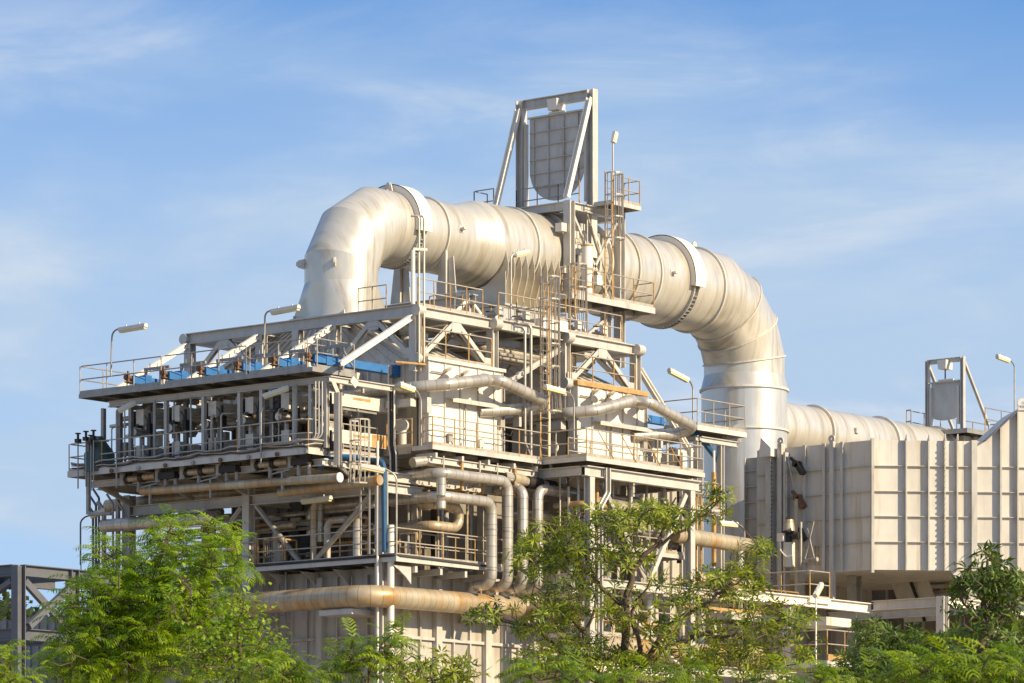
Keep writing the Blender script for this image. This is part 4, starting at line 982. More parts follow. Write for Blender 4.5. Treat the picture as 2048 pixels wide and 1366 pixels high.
# conduits and hoses at front box
for i in range(4):
    x=-.72+i*.1
    pipe('conduit','upright conduit of the bundle left of the front white box, '+('first','second','third','fourth')[i]+' from the left',[(x,-.75,23.2 if i<2 else 22.2),(x,-.75,20.1),(x+.12,-.78,19.7),(x+.14,-.78,18.8)],.035,'white' if i in(0,3) else 'cable',.2,8,'conduits left of the front white box')
pipe('drain_pipe','rusty horizontal tube at the foot of the front roof column',[onx(790,724,.3),onx(850,729,.3)],.05,'rust',None,8)
for i,px in enumerate((838,848)):
    p=onx(px,500,.35); q=onx(px,725,.35); pipe('vent_pipe','tall thin vent tube at the front roof column, '+('left','right')[i]+' of two',[q,V((q.x,q.y,onx(px,432,.35).z)),V((q.x-.25,q.y-.2,onx(px,432,.35).z))],.045,'rail',.12,8,'thin vent tubes at the front roof column')
p=onx(826,608,.3); pipe('vent_pipe','thicker bright post beside the thin vent tubes',[p,V((p.x,p.y,onx(826,500,.3).z))],.085,'white',None,10)
b=MB(); p=onx(826,498,.3); b.bar(p,p+V((.25,.55,.02)),.06,.1); tag(b.build('vent_bracket',M['galv'],None),'small bracket tying the thin vent tubes to the bright post','bracket')
lamp('tube lamp on a bent pole left of the rear white box',[onx(1148,898,2.2),onx(1148,800,2.2),onx(1140,786,2.2),onx(1130,783,2.2)],onx(1128,783,2.2),onx(1090,773,2.2))
lamp('tube lamp on a bent pole right of the front white box bracket',[onx(842,892,.9),onx(842,800,.9),onx(835,783,.9),onx(828,780,.9)],onx(828,779,.9),onx(798,768,.9))
lamp('tube lamp on a bent pole before the duct near the saddle fins',[onx(1022,638,-.6),onx(1022,512,-.6),onx(1030,506,-.6)],onx(1029,509,-.6),onx(1056,503,-2.2))
# ---------- right end of the rear module: far upper deck, cable tray
t=thing('platform','far upper platform end with bare handrail in front of the stack','platform',(-1,20,22.4),'walkways of the plant')
p0=onz(1395,850,22.55); p1=onz(1470,868,22.55)
deck(t,p0.x-4.0,p0.x,p0.y,p1.y,22.55,.2,'cream')
railing(t,[[(p0.x-1.8,p0.y+.05,22.55),(p0.x-.04,p0.y+.05,22.55),(p0.x-.04,p1.y-.05,22.55),(p0.x-2.2,p1.y-.05,22.55)]],1.15,1.2,'rail','rail')
b=MB(); b.ibeam((p0.x-3.8,p0.y+.6,22.05),(p0.x-.3,p0.y+.6,22.05),.24,.2); b.ibeam((p0.x-.4,p0.y+.4,22.05),(p0.x-.4,p1.y-.2,22.05),.24,.2); b.build('carrier_beam',M['steel'],t)
xr=p0.x; yr=p0.y
for i,(dx,dy) in enumerate(((-.4,.5),(-.4,2.2),(-2.4,1.4))):
    tag(MB().ibeam((xr+dx,yr+dy,0),(xr+dx,yr+dy,21.9),.26,.24,YA).build('support_post',M['steel'],None),'slim grey column under the far upper platform, '+('front','rear','inner')[i]+' one','column','columns under the far upper platform')
bl=blue_machine(xr-2.6,yr-2.5,22.6,'blue machine far right, mostly hidden behind the silver pipe')
for ch in []: pass
pipe('cable_pipe','dark blue cable tray bending down before the stack',[onx(1330,862,xr-.6),onx(1395,868,xr-.6),onx(1440,925,xr-.6),onx(1440,1010,xr-.6)],.13,'dblue',.15,8,None,'cable')
lamp('tube lamp on a bent pole standing on the far upper platform',[onx(1386,850,xr-.9),onx(1386,775,xr-.9),onx(1380,762,xr-.9),onx(1375,758,xr-.9)],onx(1376,760,xr-.9),onx(1338,740,xr-.9))
for i,(y,z,w) in enumerate(((15.0,21.1,.6),(15.0,20.2,.4),(16.6,20.6,.5))):
    b=MB(); b.box(-4,.1+.1*i,y,y+w,z,z+.75); b.box(.1+.1*i,.25+.1*i,y-.05,y+w+.05,z-.1,z+.8)
    tag(b.build('burner_box',M['cream'],None),'cream machine box at the right side of the rear white box, '+('top','lower','far')[i]+' one','soot blower','cream boxes right of the rear white box')
for i in range(7):
    y=15.2+i*.55
    pipe('standpipe','thin upright pipe right of the rear white box, '+('first','second','third','fourth','fifth','sixth','seventh')[i]+' from the left',[(.9+.2*(i%3),y,16.5),(.9+.2*(i%3),y,21.5-.5*(i%3))],.05+.05*(i%2),('rail','dark','rust','steel','galv','rust','white')[i],None,8,'thin pipes right of the rear white box')
t=thing('platform','small mid landing with pale uprights before the stack foot','platform',(1.5,17.5,18.3),'walkways of the plant')
deck(t,.4,2.4,14.6,16.9,18.75,.25); railing(t,[[(2.35,14.7,18.75),(2.35,16.85,18.75),(.5,16.85,18.75)]],1.1,.7,'rail',['rail','rust'])
# central caged ladder between the boxes
ladder('tall caged ladder with rusty rails between the two white boxes',(1.4,6.35,19.97),(1.4,6.35,27.2),(1,0,0),.5,(21.9,27.3),'rust','rail')
ladder('short caged ladder with rusty rails up to the damper platform',(-1.9,12.3,24.6),(-1.9,12.3,28.9),(1,0,0),.45,(26.0,28.9),'rust','rail')
for i,(px,py0,py1,mm,r) in enumerate(((1062,650,925,'galv',.06),(1098,600,925,'white',.06),(1050,655,885,'galv',.055))):
    p=onx(px,py0,1.15); q=onx(px,py1,1.15); pipe('conduit','tall upright conduit beside the central caged ladder, '+('left','right','bent')[i]+' one',[V((p.x-.3,p.y-.3,p.z+.05)),p,q,q+V((0,.35,-.5))] ,r,mm,.2,8,'conduits beside the central ladder')
t=thing('platform','middle walkway with rusty handrail below the duct saddle','platform',(-.8,9,25.4),'walkways of the plant')
deck(t,-2.4,.0,5.1,13.4,25.62,.2)
railing(t,[[(-.05,5.2,25.62),(-.05,13.3,25.62)],[(-2.35,5.2,25.62),(-2.35,13.3,25.62)],[(-2.3,9.2,25.62),(-.1,9.2,25.62)]],1.1,1.1,'rail',['rust','rust','rail'])
t=thing('platform','front roof walkway with rusty handrail behind the corner column','platform',(-2,2.5,25.5),'walkways of the plant')
deck(t,-3.9,-.25,1.0,4.5,25.66,.06,joists=False)
railing(t,[[(-3.9,1.05,25.66),(-2.4,1.05,25.66)],[(-.3,.5,25.66),(-.3,4.5,25.66)],[(-3.0,4.4,25.66),(-.4,4.4,25.66)]],1.1,1.0,'rail','rust')
t=thing('platform','small landing with white fascia left of the rear roof frame','platform',(-.8,9.2,26),'walkways of the plant')
deck(t,-.9,.35,7.6,9.2,25.95,.42,'white'); railing(t,[[(.3,7.7,25.95),(.3,9.1,25.95)]],1.1,.7,'rail','rust')
rr=random.Random(11)
# small equipment on the walkways
eq=['hand valve with bare stem on the middle walkway','grey junction box on the middle walkway','low valve body on the middle walkway']
for i in range(9):
    y=5.6+i*.85; x=-.7-.9*(i%2); t=thing('hand_valve','small valve and junction box on the middle walkway, '+('first','second','third','fourth','fifth','sixth','seventh','eighth','ninth')[i]+' from the left','valve',(x,y,25.62),'small valves on the middle walkway')
    b=MB(); b.cyl((x,y,25.62),(x,y,26.1),.07,8); b.cyl((x-.2,y,25.95),(x+.2,y,25.95),.08,10); b.build('body',M['grey'],t,40)
    MB().ring((x,y,26.25),Z,.14,.1,.03,14).build('hand_wheel',M['dark'],t,40)
    b=MB(); b.box(x+.25,x+.45,y-.1,y+.15,25.9,26.25); b.build('junction_box',M['cream'],t)
for i in range(8):
    z=24.2+.18*(i%4); y=5.1+ (i//4)*.5
    pipe('pipe','thin roof pipe running between the two roof frames, number '+('one','two','three','four','five','six','seven','eight')[i],[(-7,y,z),(-.4-.15*i,y,z),(-.4-.15*i,9.3,z-.05)],.06+.02*(i%3),'clad' if i%2 else 'rail',.2,8,'thin roof pipes between the roof frames')
for k in range(2):
    yo=9.41*k
    for i in range(4):
        x=-1.3-.8*i; t=thing('vent_valve','squat relief valve on the %s roof hood, %s from the right'%(('front','rear')[k],('first','second','third','fourth')[i]),'valve',(x,2.4+yo,24),'relief valves on the roof hoods')
        z=24.1+.37*i
        b=MB(); b.cyl((x,1.9+yo,z-.2),(x,1.9+yo,z+.35),.22,14); b.cyl((x,1.9+yo,z+.35),(x,1.9+yo,z+.45),.3,14); b.build('body',M['grey'],t,40)
        b=MB(); b.box(x-.18,x+.18,1.7+yo,2.1+yo,z+.46,z+.7); b.build('bonnet',M['cream'],t)

# junction boxes, hoses and small fittings on the white boxes
for k in range(2):
    yo=9.41*k; nm=('front','rear')[k]
    for i,(y,z) in enumerate(((1.5,20.35),(3.4,20.3),(4.7,21.2))):
        t=thing('junction_box','small cable box with looped hose on the %s white box, %s of three'%(nm,order[i]),'box',(.5,y+yo,z),'cable boxes on the white boxes')
        b=MB(); b.box(.452,.58,y+yo-.12,y+yo+.12,z,z+.3); b.build('housing',M[('grey','cream','grey')[i]],t)
        b=MB(); b.tube([(.55,y+yo+.05,z),(.6,y+yo+.15,z-.25),(.62,y+yo+.45,z-.3),(.6,y+yo+.6,z-.05),(.5,y+yo+.7,z-.35)],.022,6); b.build('hose',M['cable'],t,60)
    pipe('conduit','thin conduit running along the top of the %s white box'%nm,[(.5,.4+yo,23.0),(.5,4.9+yo,23.0),(.5,4.9+yo,20.2)],.03,'galv',.1,8)
    pipe('conduit','thin conduit running down the middle of the %s white box'%nm,[(.49,2.5+yo,21.9),(.49,2.5+yo,20.1)],.03,'galv',.1,8)
for i in range(9):
    y=.2+i*.55
    pipe('drain_pipe','small drain pipe under the narrow platform of the front white box, '+order[i]+' from the left',[(1.3-.3*(i%2),y,19.6),(1.3-.3*(i%2),y,18.9-.25*(i%3)),(.6,y+.1,18.85-.25*(i%3))],.03+.02*(i%3),('rail','clad','rust')[i%3],.12,8,'drain pipes under the narrow platform')
for i in range(10):
    y=6.6+i*.75
    pipe('drain_pipe','small pipe dropping under the broad platform, '+order[i]+' from the left',[(2.0+.35*(i%3),y,19.5),(2.0+.35*(i%3),y,17.2-.4*(i%4)),(1.2,y+.2,17.1-.4*(i%4))],.035+.025*(i%3),('rail','clad','rust','galv')[i%4],.12,8,'small pipes under the broad platform')
for i in range(8):
    y=.3+i*.6
    pipe('drain_pipe','upright thin pipe in the recess behind the dropping pipes, '+order[i]+' from the left',[(-.6-.3*(i%3),y,15.5),(-.6-.3*(i%3),y,18.6+.2*(i%3)),(-1.5,y,18.7+.2*(i%3))],.05+.03*(i%3),('clad','grey','ochre','rail')[i%4],.15,10,'thin pipes in the recess')

t=thing('platform','narrow walkway with thin rusty rails threading behind the pale column frame','platform',(2.6,10,16.5),'walkways of the plant')
deck(t,1.6,3.1,6.4,13.6,16.55,.16); railing(t,[[(3.05,6.45,16.55),(3.05,13.5,16.55)],[(1.65,6.45,16.55),(3.05,6.45,16.55)]],1.1,1.2,'rail',['rail','rust'])
t=thing('platform','low walkway with thin rails behind the open crowned tree','platform',(2.4,10,13),'walkways of the plant')
deck(t,1.4,3.0,6.4,13.6,13.0,.16); railing(t,[[(2.95,6.45,13.0),(2.95,13.5,13.0)]],1.1,1.2,'rail','rust')
for i in range(7):
    z=(18.95,18.2,17.9,16.2,14.6,14.0,13.6)[i]; x=(1.0,2.9,.5,1.3,2.2,1.0,2.8)[i]; r=(.16,.12,.22,.14,.2,.26,.11)[i]
    pipe('pipe','level pipe stacked under the broad platform, '+order[i]+' from above',[(x-1.5,6.7+.3*(i%3),z),(x,6.7+.3*(i%3),z),(x,13.2+.4*(i%2),z-.05),(x,13.2+.4*(i%2),z-.9)],r,('clad','ochre','clad','rail','clad','ochre','rust')[i],.3,12,'level pipes under the broad platform')
for i in range(9):
    y=6.9+i*.8; x=2.2-.5*(i%3)
    pipe('riser_pipe','upright pipe between the walkways under the broad platform, '+order[i]+' from the corner',[(x,y,11.5),(x,y,18.9-.5*(i%2))],(.06,.14,.09)[i%3],('rail','clad','grey')[i%3],None,10,'upright pipes under the broad platform')
for i in range(6):
    y=7.3+i*1.15; z=(17.4,18.0,16.95)[i%3]; x=2.75
    t=thing('hand_valve','small flanged valve on the pipes under the broad platform, '+order[i]+' from the corner','valve',(x,y,z),'flanged valves under the broad platform')
    b=MB(); b.cyl((x,y-.2,z),(x,y+.2,z),.12,12); b.cyl((x,y-.22,z),(x,y-.17,z),.19,12); b.cyl((x,y+.17,z),(x,y+.22,z),.19,12); b.cyl((x,y,z),(x,y,z+.35),.05,8); b.build('body',M['grey'],t,40)
    MB().ring((x,y,z+.36),Z,.17,.12,.03,14).build('hand_wheel',M['dark'],t,40)
# flanged joints on the long pipes
for o in list(ORI):
    if o.parent is None and o.type=='MESH' and o.name.split('.')[0]=='down_pipe':
        y={0:2.75,1:3.75,2:4.7,3:5.65}[[0,1,2,3][DP.index(o)]] if o in DP else None
        if y is None: continue
        for z in (16.9,15.3): MB().ring((PX,y,z),Z,.235,.2,.05,22).build('band',M['galv'],o,40)
# ---------- ribbed eight sided inlet casing on the right
OY=24.0; ax0,ax1=-.8,5.3; zt,zb_=22.13,16.55
def on45(px,py,off=0.0):
    d=ray(px,py); k=ax1-OY+off
    t_=(k-(CX-CY))/(d.x-d.y); return CAM+d*t_
t=thing('inlet_casing','large pale ribbed many sided sheet metal casing at the right edge','casing',(5,26,zb_))
s9=V((.70711,.70711,0)); nn=V((.70711,-.70711,0))
Bp=V((ax1,OY,0)); LEN=9.5; Cp=Bp+s9*LEN
poly=[V((ax0,OY,0)),Bp,Cp,Cp+V((-2,6,0)),V((ax0,OY+9,0))]
MB().prism([p+Z*zb_ for p in poly],Z*(zt-zb_)).build('shell',M['panel'],t)
q0=on45(1968,878,.0); q1=on45(2033,823,.0)
u0=(q0-Bp).dot(s9); u1=(q1-Bp).dot(s9)
MB().prism([Bp+s9*u0+Z*(zt+.001),Bp+s9*LEN+Z*(zt+.001),Bp+s9*LEN+Z*(q1.z+.3),Bp+s9*(u1+.3)+Z*(q1.z+.25),Bp+s9*u1+Z*q1.z],-nn*4).build('raised_shell',M['panel'],t)
MB().bar(Bp+s9*u0+Z*zt+nn*.1,Bp+s9*u1+Z*q1.z+nn*.1,.5,.06).build('sloped_flange',M['pgrey'],t)
b=MB()
zs=[22.1,21.02,19.93,18.85,17.75,16.6]
for z in zs[1:-1]:
    b.box(ax0,ax1,OY-.12,OY-.001,z-.012,z+.012)
    b.bar(Bp+Z*z+nn*.06,Bp+s9*LEN+Z*z+nn*.06,.12,.024)
b.build('horizontal_rib',M['steel'],t)
for px in (1612,1651,1687):
    x=ony(px,1000,OY).x; b=MB(); b.box(x-.02,x+.02,OY-.14,OY-.001,zb_-.03,zt+.02); b.box(x-.07,x+.07,OY-.16,OY-.141,zb_-.03,zt+.02)
    if px==1687:
        for i in range(26): b.box(x+.02,x+.06,OY-.18,OY-.161,zb_+.1+i*.21,zb_+.18+i*.21)
    b.build('vertical_rib',M['steel'],t)
b=MB(); b.bar(Bp+Z*(zb_-.15)+nn*.12+V((0,-.05,0)),Bp+Z*(zt+.05)+nn*.12+V((0,-.05,0)),.12,.32,nn); b.build('corner_rib',M['steel'],t)
for px,wd in ((1811,.08),(1856,.08),(1888,.05),(1913,.08),(1947,.30),(2000,.10),(2034,.08)):
    u=(on45(px,1000)-Bp).dot(s9); b=MB(); zz=zt+.02+max(0,(u-u0)/(u1-u0))*(q1.z-zt) if u>u0 else zt+.02
    b.bar(Bp+s9*u+Z*(zb_-.03)+nn*.11,Bp+s9*u+Z*zz+nn*.11,wd*.8,.22,nn)
    if px in (1811,1856,1888,1913):
        P=Bp+s9*u+Z*zt; b.prism([P+nn*.25,P-nn*.25+Z*.02,P+nn*.2+Z*.28],s9*.04)
    if px==1888:
        for i in range(22): b.bar(Bp+s9*u+Z*(zb_+.2+i*.24)+nn*.23,Bp+s9*u+Z*(zb_+.28+i*.24)+nn*.23,.07,.05,nn)
    b.build('vertical_rib',M['steel'],t)
# left side posts and linkage
def post(px,w,d,m,ztop,lug=False):
    x=ony(px,1000,OY-.1).x; b=MB(); b.box(x-w/2,x+w/2,OY-.1-d,OY-.002,zb_-1.2,ztop)
    if lug: b.ring((x,OY-.1-d/2,ztop+.12),(0,1,0),.16,.06,.08,18)
    b.build('post',M[m],t); return x
x=post(1544,.28,.3,'steel',21.85)
b=MB()
for i in range(30): b.box(x+.145,x+.18,OY-.38,OY-.33,16.4+i*.18,16.44+i*.18)
b.build('bolt_row',M['dark'],t)
b=MB(); b.box(x-.32,x+.3,OY-.62,OY-.1,21.75,22.1); b.prism([(x-.3,OY-.6,22.1),(x+.3,OY-.6,22.1),(x-.25,OY-.6,22.6)],(0,.04,0)); b.build('post_cap',M['white'],t)
post(1564,.22,.2,'steel',22.3,True); post(1575,.1,.25,'steel',21.9); post(1604,.16,.45,'rail',19.8); post(1665,.2,.1,'steel',22.2,True)
for px,py in ((1595,928),(1597,995),(1598,1060)):
    p=ony(px,py,OY-.35); b=MB(); b.bar(p+V((-.35,0,.3)),p,.12,.16,YA); b.bar(p,p+V((.3,0,-.45)),.2,.3,YA); b.cyl(p+V((-.05,-.15,0)),p+V((-.05,.2,0)),.16,12)
    b.build('linkage_arm',M['brown'] if py==995 else M['dark'],t,40)
b=MB(); b.tube([ony(1577,920,OY-.4),ony(1588,975,OY-.4)],.035,8); b.tube([ony(1573,925,OY-.35),ony(1573,1035,OY-.35)],.05,8); b.build('linkage_rod',M['rail'],t)
b=MB(); x=ony(1632,1100,OY).x; b.box(x-.45,x-.02,OY-.06,OY-.002,16.95,17.75); b.box(x+.02,x+.45,OY-.06,OY-.002,16.95,17.75); b.box(x-.45,x+.45,OY-.1,OY-.06,17.33,17.37); b.build('hatch_door',M['wall'],t)
# neck between casing and stack
t=thing('stack_neck','low pale panelled neck joining the ribbed casing with the round stack','casing',(-3,27,16))
MB().box(-2.3,-.81,25.2,33,10,22.0).build('shell',M['wall'],t)
b=MB()
for i in range(13): b.box(-2.3,-.9,25.1,25.199,13+i*.7,13.03+i*.7)
for x in (-2.28,-1.6,-.95): b.box(x-.02,x+.02,25.09,25.199,13,22)
b.build('panel_rib',M['steel'],t)
# actuator beside the linkage
p=ony(1578,1120,OY-1.2)
t=thing('actuator','upright actuator with tan cap and white box at the left end of the ribbed casing','actuator',p)
MB().cyl(p-Z*.3,p+Z*.75,.26,18).build('cylinder',M['cream'],t,40)
MB().cyl(p+Z*1.25,p+Z*1.75,.27,18,.2).build('cap',M['ochre'],t,40)
b=MB(); b.cyl(p+Z*.76,p+Z*1.25,.17,14); b.cyl(p+Z*1.18,p+Z*1.24,.34,18); b.cyl(p+V((.3,-.1,1.0)),p+V((.65,-.1,1.0)),.16,12); b.build('motor',M['dark'],t,40)
b=MB(); b.box(p.x-.4,p.x-.08,p.y-.34,p.y-.2,p.z+.8,p.z+1.15); b.build('junction_box',M['white'],t)
MB().tube(fillet([p+V((-.25,-.3,.8)),p+V((-.2,-.35,.4)),p+V((.1,-.35,.1)),p+V((.4,-.3,.15))],.15,4),.03,6).build('hose',M['white'],t)
b=MB(); b.bar(p+V((.8,0,-.1)),p+V((1.3,0,1.6)),.06,.06,YA); b.bar(p+V((1.35,0,-.1)),p+V((.95,0,1.3)),.06,.06,YA); b.tube([p+V((.7,0,-.1)),p+V((1.5,0,-.05))],.1,10); b.tube([p+V((.7,-.1,-.3)),p+V((.7,-.1,1.6))],.06,8); b.build('strut',M['grey'],t)
t=thing('platform','platform with rusty posts under the left end of the ribbed casing','platform',(1,20.5,14.6),'walkways of the plant')
k=onz(1670,1200,14.9); k0=onz(1620,1196,14.9)
deck(t,k0.x-6,k0.x,k0.y,k.y,14.9,.18,'white'); railing(t,[[(k0.x-5.9,k0.y+.05,14.9),(k0.x-.04,k0.y+.05,14.9),(k0.x-.04,k.y-.05,14.9)]],1.15,1.5,'rail','rust')
# steelwork under the casing
t=thing('column_structure','pale beams and columns carrying the ribbed casing above the bushes','steel frame',(6,22,0))
p0=onx(1470,1200,6.2); p1=onx(1741,1217,6.2); zz=p1.z
MB().ibeam((6.2,p0.y,zz),(6.2,p1.y,zz),.42,.3).build('beam',M['white'],t)
yb=p1.y; pe=ony(1885,1203,yb)
MB().ibeam((6.35,yb,zz+.1),(pe.x,yb,zz+.1),.42,.3).build('beam',M['steel'],t)
MB().ibeam((pe.x,yb,0),(pe.x,yb,zz+.34),.42,.38,YA,t=.05).build('column',M['steel'],t)
MB().ibeam((pe.x,yb+.25,zz+.1),(pe.x,yb+9,zz+.1),.42,.3).build('beam',M['white'],t)
MB().ibeam((6.2,yb-6,0),(6.2,yb-6,zz-.3),.42,.38,YA).build('column',M['steel'],t)
MB().ibeam((2,yb+3,zz),(pe.x+3,yb+3,zz),.4,.3).build('beam',M['steel'],t)
for x,y in ((3,26),(8.5,30),(0,28)): MB().ibeam((x,y,0),(x,y,zb_-.02),.5,.45,YA,t=.05).build('column',M['grey'],t)
MB().bar((pe.x-2.2,yb+4,zz+2),(pe.x-.5,yb+6,zz-1.5),.25,.3).build('brace',M['steel'],t)
t=thing('turbine_hall','ribbed wall coloured dark to carry the deep shade under the casing','building',(8,36,0))
MB().box(-8,22,34.5,44,0,19.5).build('wall',M['deepwall'],t)  # dark wall tone paints in the shade below the casing
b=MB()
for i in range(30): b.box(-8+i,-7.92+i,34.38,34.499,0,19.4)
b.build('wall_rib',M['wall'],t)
t=thing('hopper','curved sheet metal hopper with a dark seam under the casing','hopper',(8,29,14))
b=MB(); P=[]
for i in range(7):
    f=i/6; P.append((f*.9+.25*math.sin(f*1.5), -f*2.2))
c=on45(1775,1150,-2)
c=ony(1775,1150,30.5)
w=V((1.9,0,0))
vs=[];fs=[]
for i,(dx,dz) in enumerate(P):
    for dy in (0,.06):
        vs+= [c+V((dx,dy-dx*.3,dz)),c+V((dx+2.0,dy-dx*.3,dz))]
for i in range(6):
    a=i*4; fs+=[(a,a+1,a+5,a+4),(a+2,a+6,a+7,a+3),(a,a+4,a+6,a+2),(a+1,a+3,a+7,a+5)]
fs+=[(0,2,3,1),(24,25,27,26)]
b.add(vs,fs).build('sheet',M['panel'],t)
b=MB(); 
for i in range(6): b.bar(c+V((P[i][0]+1.1,-.06-P[i][0]*.3,P[i][1])),c+V((P[i+1][0]+1.1,-.06-P[i+1][0]*.3,P[i+1][1])),.14,.05,YA)
b.build('seam_strip',M['dark'],t)
t=thing('platform','narrow far walkway with rusty posts in the shade below the casing','platform',(10,31,15),'walkways of the plant')
c=ony(1830,1190,31); deck(t,c.x,c.x+5,31,32,c.z,.2); railing(t,[[(c.x,31.05,c.z),(c.x+4.9,31.05,c.z)]],1.1,1.8,'rail','rust')
t=thing('landing','low pale landing with orange kick plate among the bushes at the right','platform',(8,12,11),'walkways of the plant')
c=onx(1655,1318,9.0); 
MB().box(6.0,9.0,c.y,c.y+2.6,c.z-.3,c.z-.05).build('slab',M['panel'],t)
MB().box(8.98,9.03,c.y+.02,c.y+2.6,c.z-.04,c.z+.2).build('kick_plate',M['rust'],t)
railing(t,[[(6.1,c.y+.05,c.z),(8.95,c.y+.05,c.z),(8.95,c.y+2.55,c.z)]],1.2,1.3,'rail','rust',toe=False)
MB().box(7.2,8.8,c.y+.2,c.y+2.0,c.z+1.4,c.z+1.75).build('white_duct',M['panel'],t)
MB().bar((7,c.y-.4,c.z-.5),(5.2,c.y-2.2,c.z-2),.2,.3).build('brace',M['grey'],t)
t=thing('low_beam','long grey beam low behind the bushes right of the right tree','steel frame',(7,8,0))
MB().ibeam((7.5,c.y-7,c.z-.7),(7.5,c.y+5,c.z-.7),.4,.3).build('beam',M['steel'],t)
for y in (-6,0): MB().ibeam((7.5,c.y+y,0),(7.5,c.y+y,c.z-.95),.35,.3,YA).build('column',M['steel'],t)
lamp('thin lamp pole with tilted white head before the casing platform',[onx(1632,1330,8.5),onx(1632,1193,8.5)],onx(1630,1192,8.5),onx(1643,1168,8.3),'white')
lamp('tube lamp on a bent pole at the foot of the stack',[onx(1489,1110,2.6),onx(1489,1062,2.6),onx(1484,1052,2.6),onx(1472,1048,2.6)],onx(1474,1049,2.6),onx(1437,1045,2.6))
lamp('high lamp on a thin straight pole above the caged ladder by the damper',[onx(1226,395,-3.3),onx(1226,286,-3.3)],onx(1226,285,-3.3),onx(1231,264,-3.3),'galv')
lamp('tube lamp on a bent pole at the right edge beside the far damper',[V((-4.1,onx(2029,808,-4.1).y,25.46)),onx(2029,730,-4.1),onx(2022,722,-4.1)],onx(2018,721,-4.1),onx(1994,712,-4.1),'galv')
t=thing('platform','platform with two rail handrail beside the far damper at the right edge','platform',(-4,49,25.3),'walkways of the plant')
deck(t,-7.6,-3.9,45.8,53.5,25.45,.22,'galv'); railing(t,[[(-7.5,45.9,25.45),(-7.2,45.85,25.45)],[(-3.95,47.5,25.45),(-3.95,53.4,25.45)],[(-7.5,46,25.45),(-7.5,53.4,25.45),(-4,53.4,25.45)]],1.15,1.4,'galv',['rust','galv'])
b=MB(); b.tube(fillet([(-3.8,48.2,24.2),(-3.7,48.4,25.1),(-3.6,49.2,25.7),(-3.6,52,25.8)],.3,4),.09,8); tag(b.build('pipe',M['pgrey'],None,40),'dark bent pipe on the platform beside the far damper','pipe')
t=thing('duct_support','grey plate box under the far damper on the rear duct','support',(-5.5,47,24)); MB().box(-7.0,-4.6,46.6,47.6,23.5,25.2).build('box',M['steel'],t); MB().ibeam((-4.4,47.4,22),(-4.4,47.4,25.2),.2,.2,YA).build('leg',M['steel'],t)
b=MB(); e=Bp+s9*(u1+.25)+Z*(q1.z+.25)+nn*.02; b.ring(e+Z*.1,nn,.22,.07,.1,18); b.bar(e-Z*.2,e,.1,.36,s9); tag(b.build('lifting_lug',M['panel'],None),'round lifting eye on the top right corner of the ribbed casing','lug')
for px in (1607,1666,1753-0):
    if px<1740:
        p=ony(px,905,OY-.05); 
# ---------- pergola frame at the left edge
t=thing('pipe_rack','dark grey steel rack frame standing at the left edge','steel frame',at(37,1366,150))
pc=at(37,1140,150); xc,yc,zc=pc.x,pc.y,pc.z
zl=onx(37,1268,xc).z; y2=onx(145,1150,xc).y; y3=y2+ (y2-yc)
for y in (yc,y2,y3): MB().ibeam((xc,y,0),(xc,y,zc+.17),.42,.36,YA,t=.04).build('column',M['pgrey'],t)
for x in (xc-6,): MB().ibeam((x,yc,0),(x,yc,zc+.1),.42,.36,YA,t=.04).build('column',M['pgrey'],t)
for z in (zc,zl):
    MB().ibeam((xc,yc+.22,z),(xc,y3,z),.44,.3).build('beam',M['pgrey'],t); MB().ibeam((xc-.2,yc,z),(xc-8,yc,z),.44,.3).build('beam',M['pgrey'],t)
    MB().ibeam((xc-.2,y2,z),(xc-8,y2,z),.4,.3).build('beam',M['pgrey'],t)
MB().ibeam((xc-3.9,yc,zc),(xc-3.9,y3,zc),.4,.3).build('beam',M['pgrey'],t)
MB().bar((xc,yc+.3,zc-.4),(xc,y2-.2,zl+.3),.2,.26).build('brace',M['pgrey'],t)
MB().bar((xc+.25,y2-.2,zc-.4),(xc+.25,yc+.3,zl+.3),.2,.26).build('brace',M['pgrey'],t)
MB().bar((xc-.3,yc,zc-.4),(xc-4.5,yc,zl+.3),.2,.26,YA).build('brace',M['pgrey'],t)
wl=at(-60,1246,190); 
t=thing('concrete_wall','long ribbed concrete wall behind the dark steel rack','wall',(wl.x+4,wl.y,0))
MB().box(wl.x-12,wl.x+12,wl.y,wl.y+.3,0,wl.z).build('panel',M['concrete'],t)
b=MB()
for i in range(44): b.box(wl.x-11.9+i*.55,wl.x-11.7+i*.55,wl.y-.1,wl.y-.001,0,wl.z+.06)
b.build('rib',M['concrete'],t)
pipe('pipe','grey pipe behind the dark steel rack near the ground',[V((wl.x-8,wl.y-3,wl.z-2.9)),V((wl.x+8,wl.y-3,wl.z-2.9))],.3,'concrete')
# ---------- trees
def leaf(mb,p,d,up,L,W,va,droop=.25):
    d=d.normalized(); s=d.cross(up)
    if s.length<.05: s=d.orthogonal()
    s.normalize(); u=s.cross(d).normalized()
    m=p+d*L*.5; tip=p+d*L*.97-u*L*droop
    mb.add([p,m+s*W*.5-u*L*.02,m-u*L*.06,m-s*W*.5-u*L*.02,tip],[(0,1,2),(0,2,3),(1,4,2),(2,4,3)],[va]*5)
def rosette(mb,p,ax,rng,L,n=9):
    ax=ax.normalized(); a=ax.orthogonal().normalized(); b=ax.cross(a); base=rng.random(); off=rng.uniform(0,6)
    for i in range(n):
        an=off+2.4*i; tilt=rng.uniform(-.15,.75)
        d=(a*math.cos(an)+b*math.sin(an))*math.cos(tilt)+ax*math.sin(tilt)
        va=min(1,max(0,base*.7+rng.uniform(-.1,.35)))
        leaf(mb,p+d*.02,d,ax,L*rng.uniform(.55,1.2),L*rng.uniform(.16,.25),va if rng.random()>.04 else 1.5,rng.uniform(.05,.55))
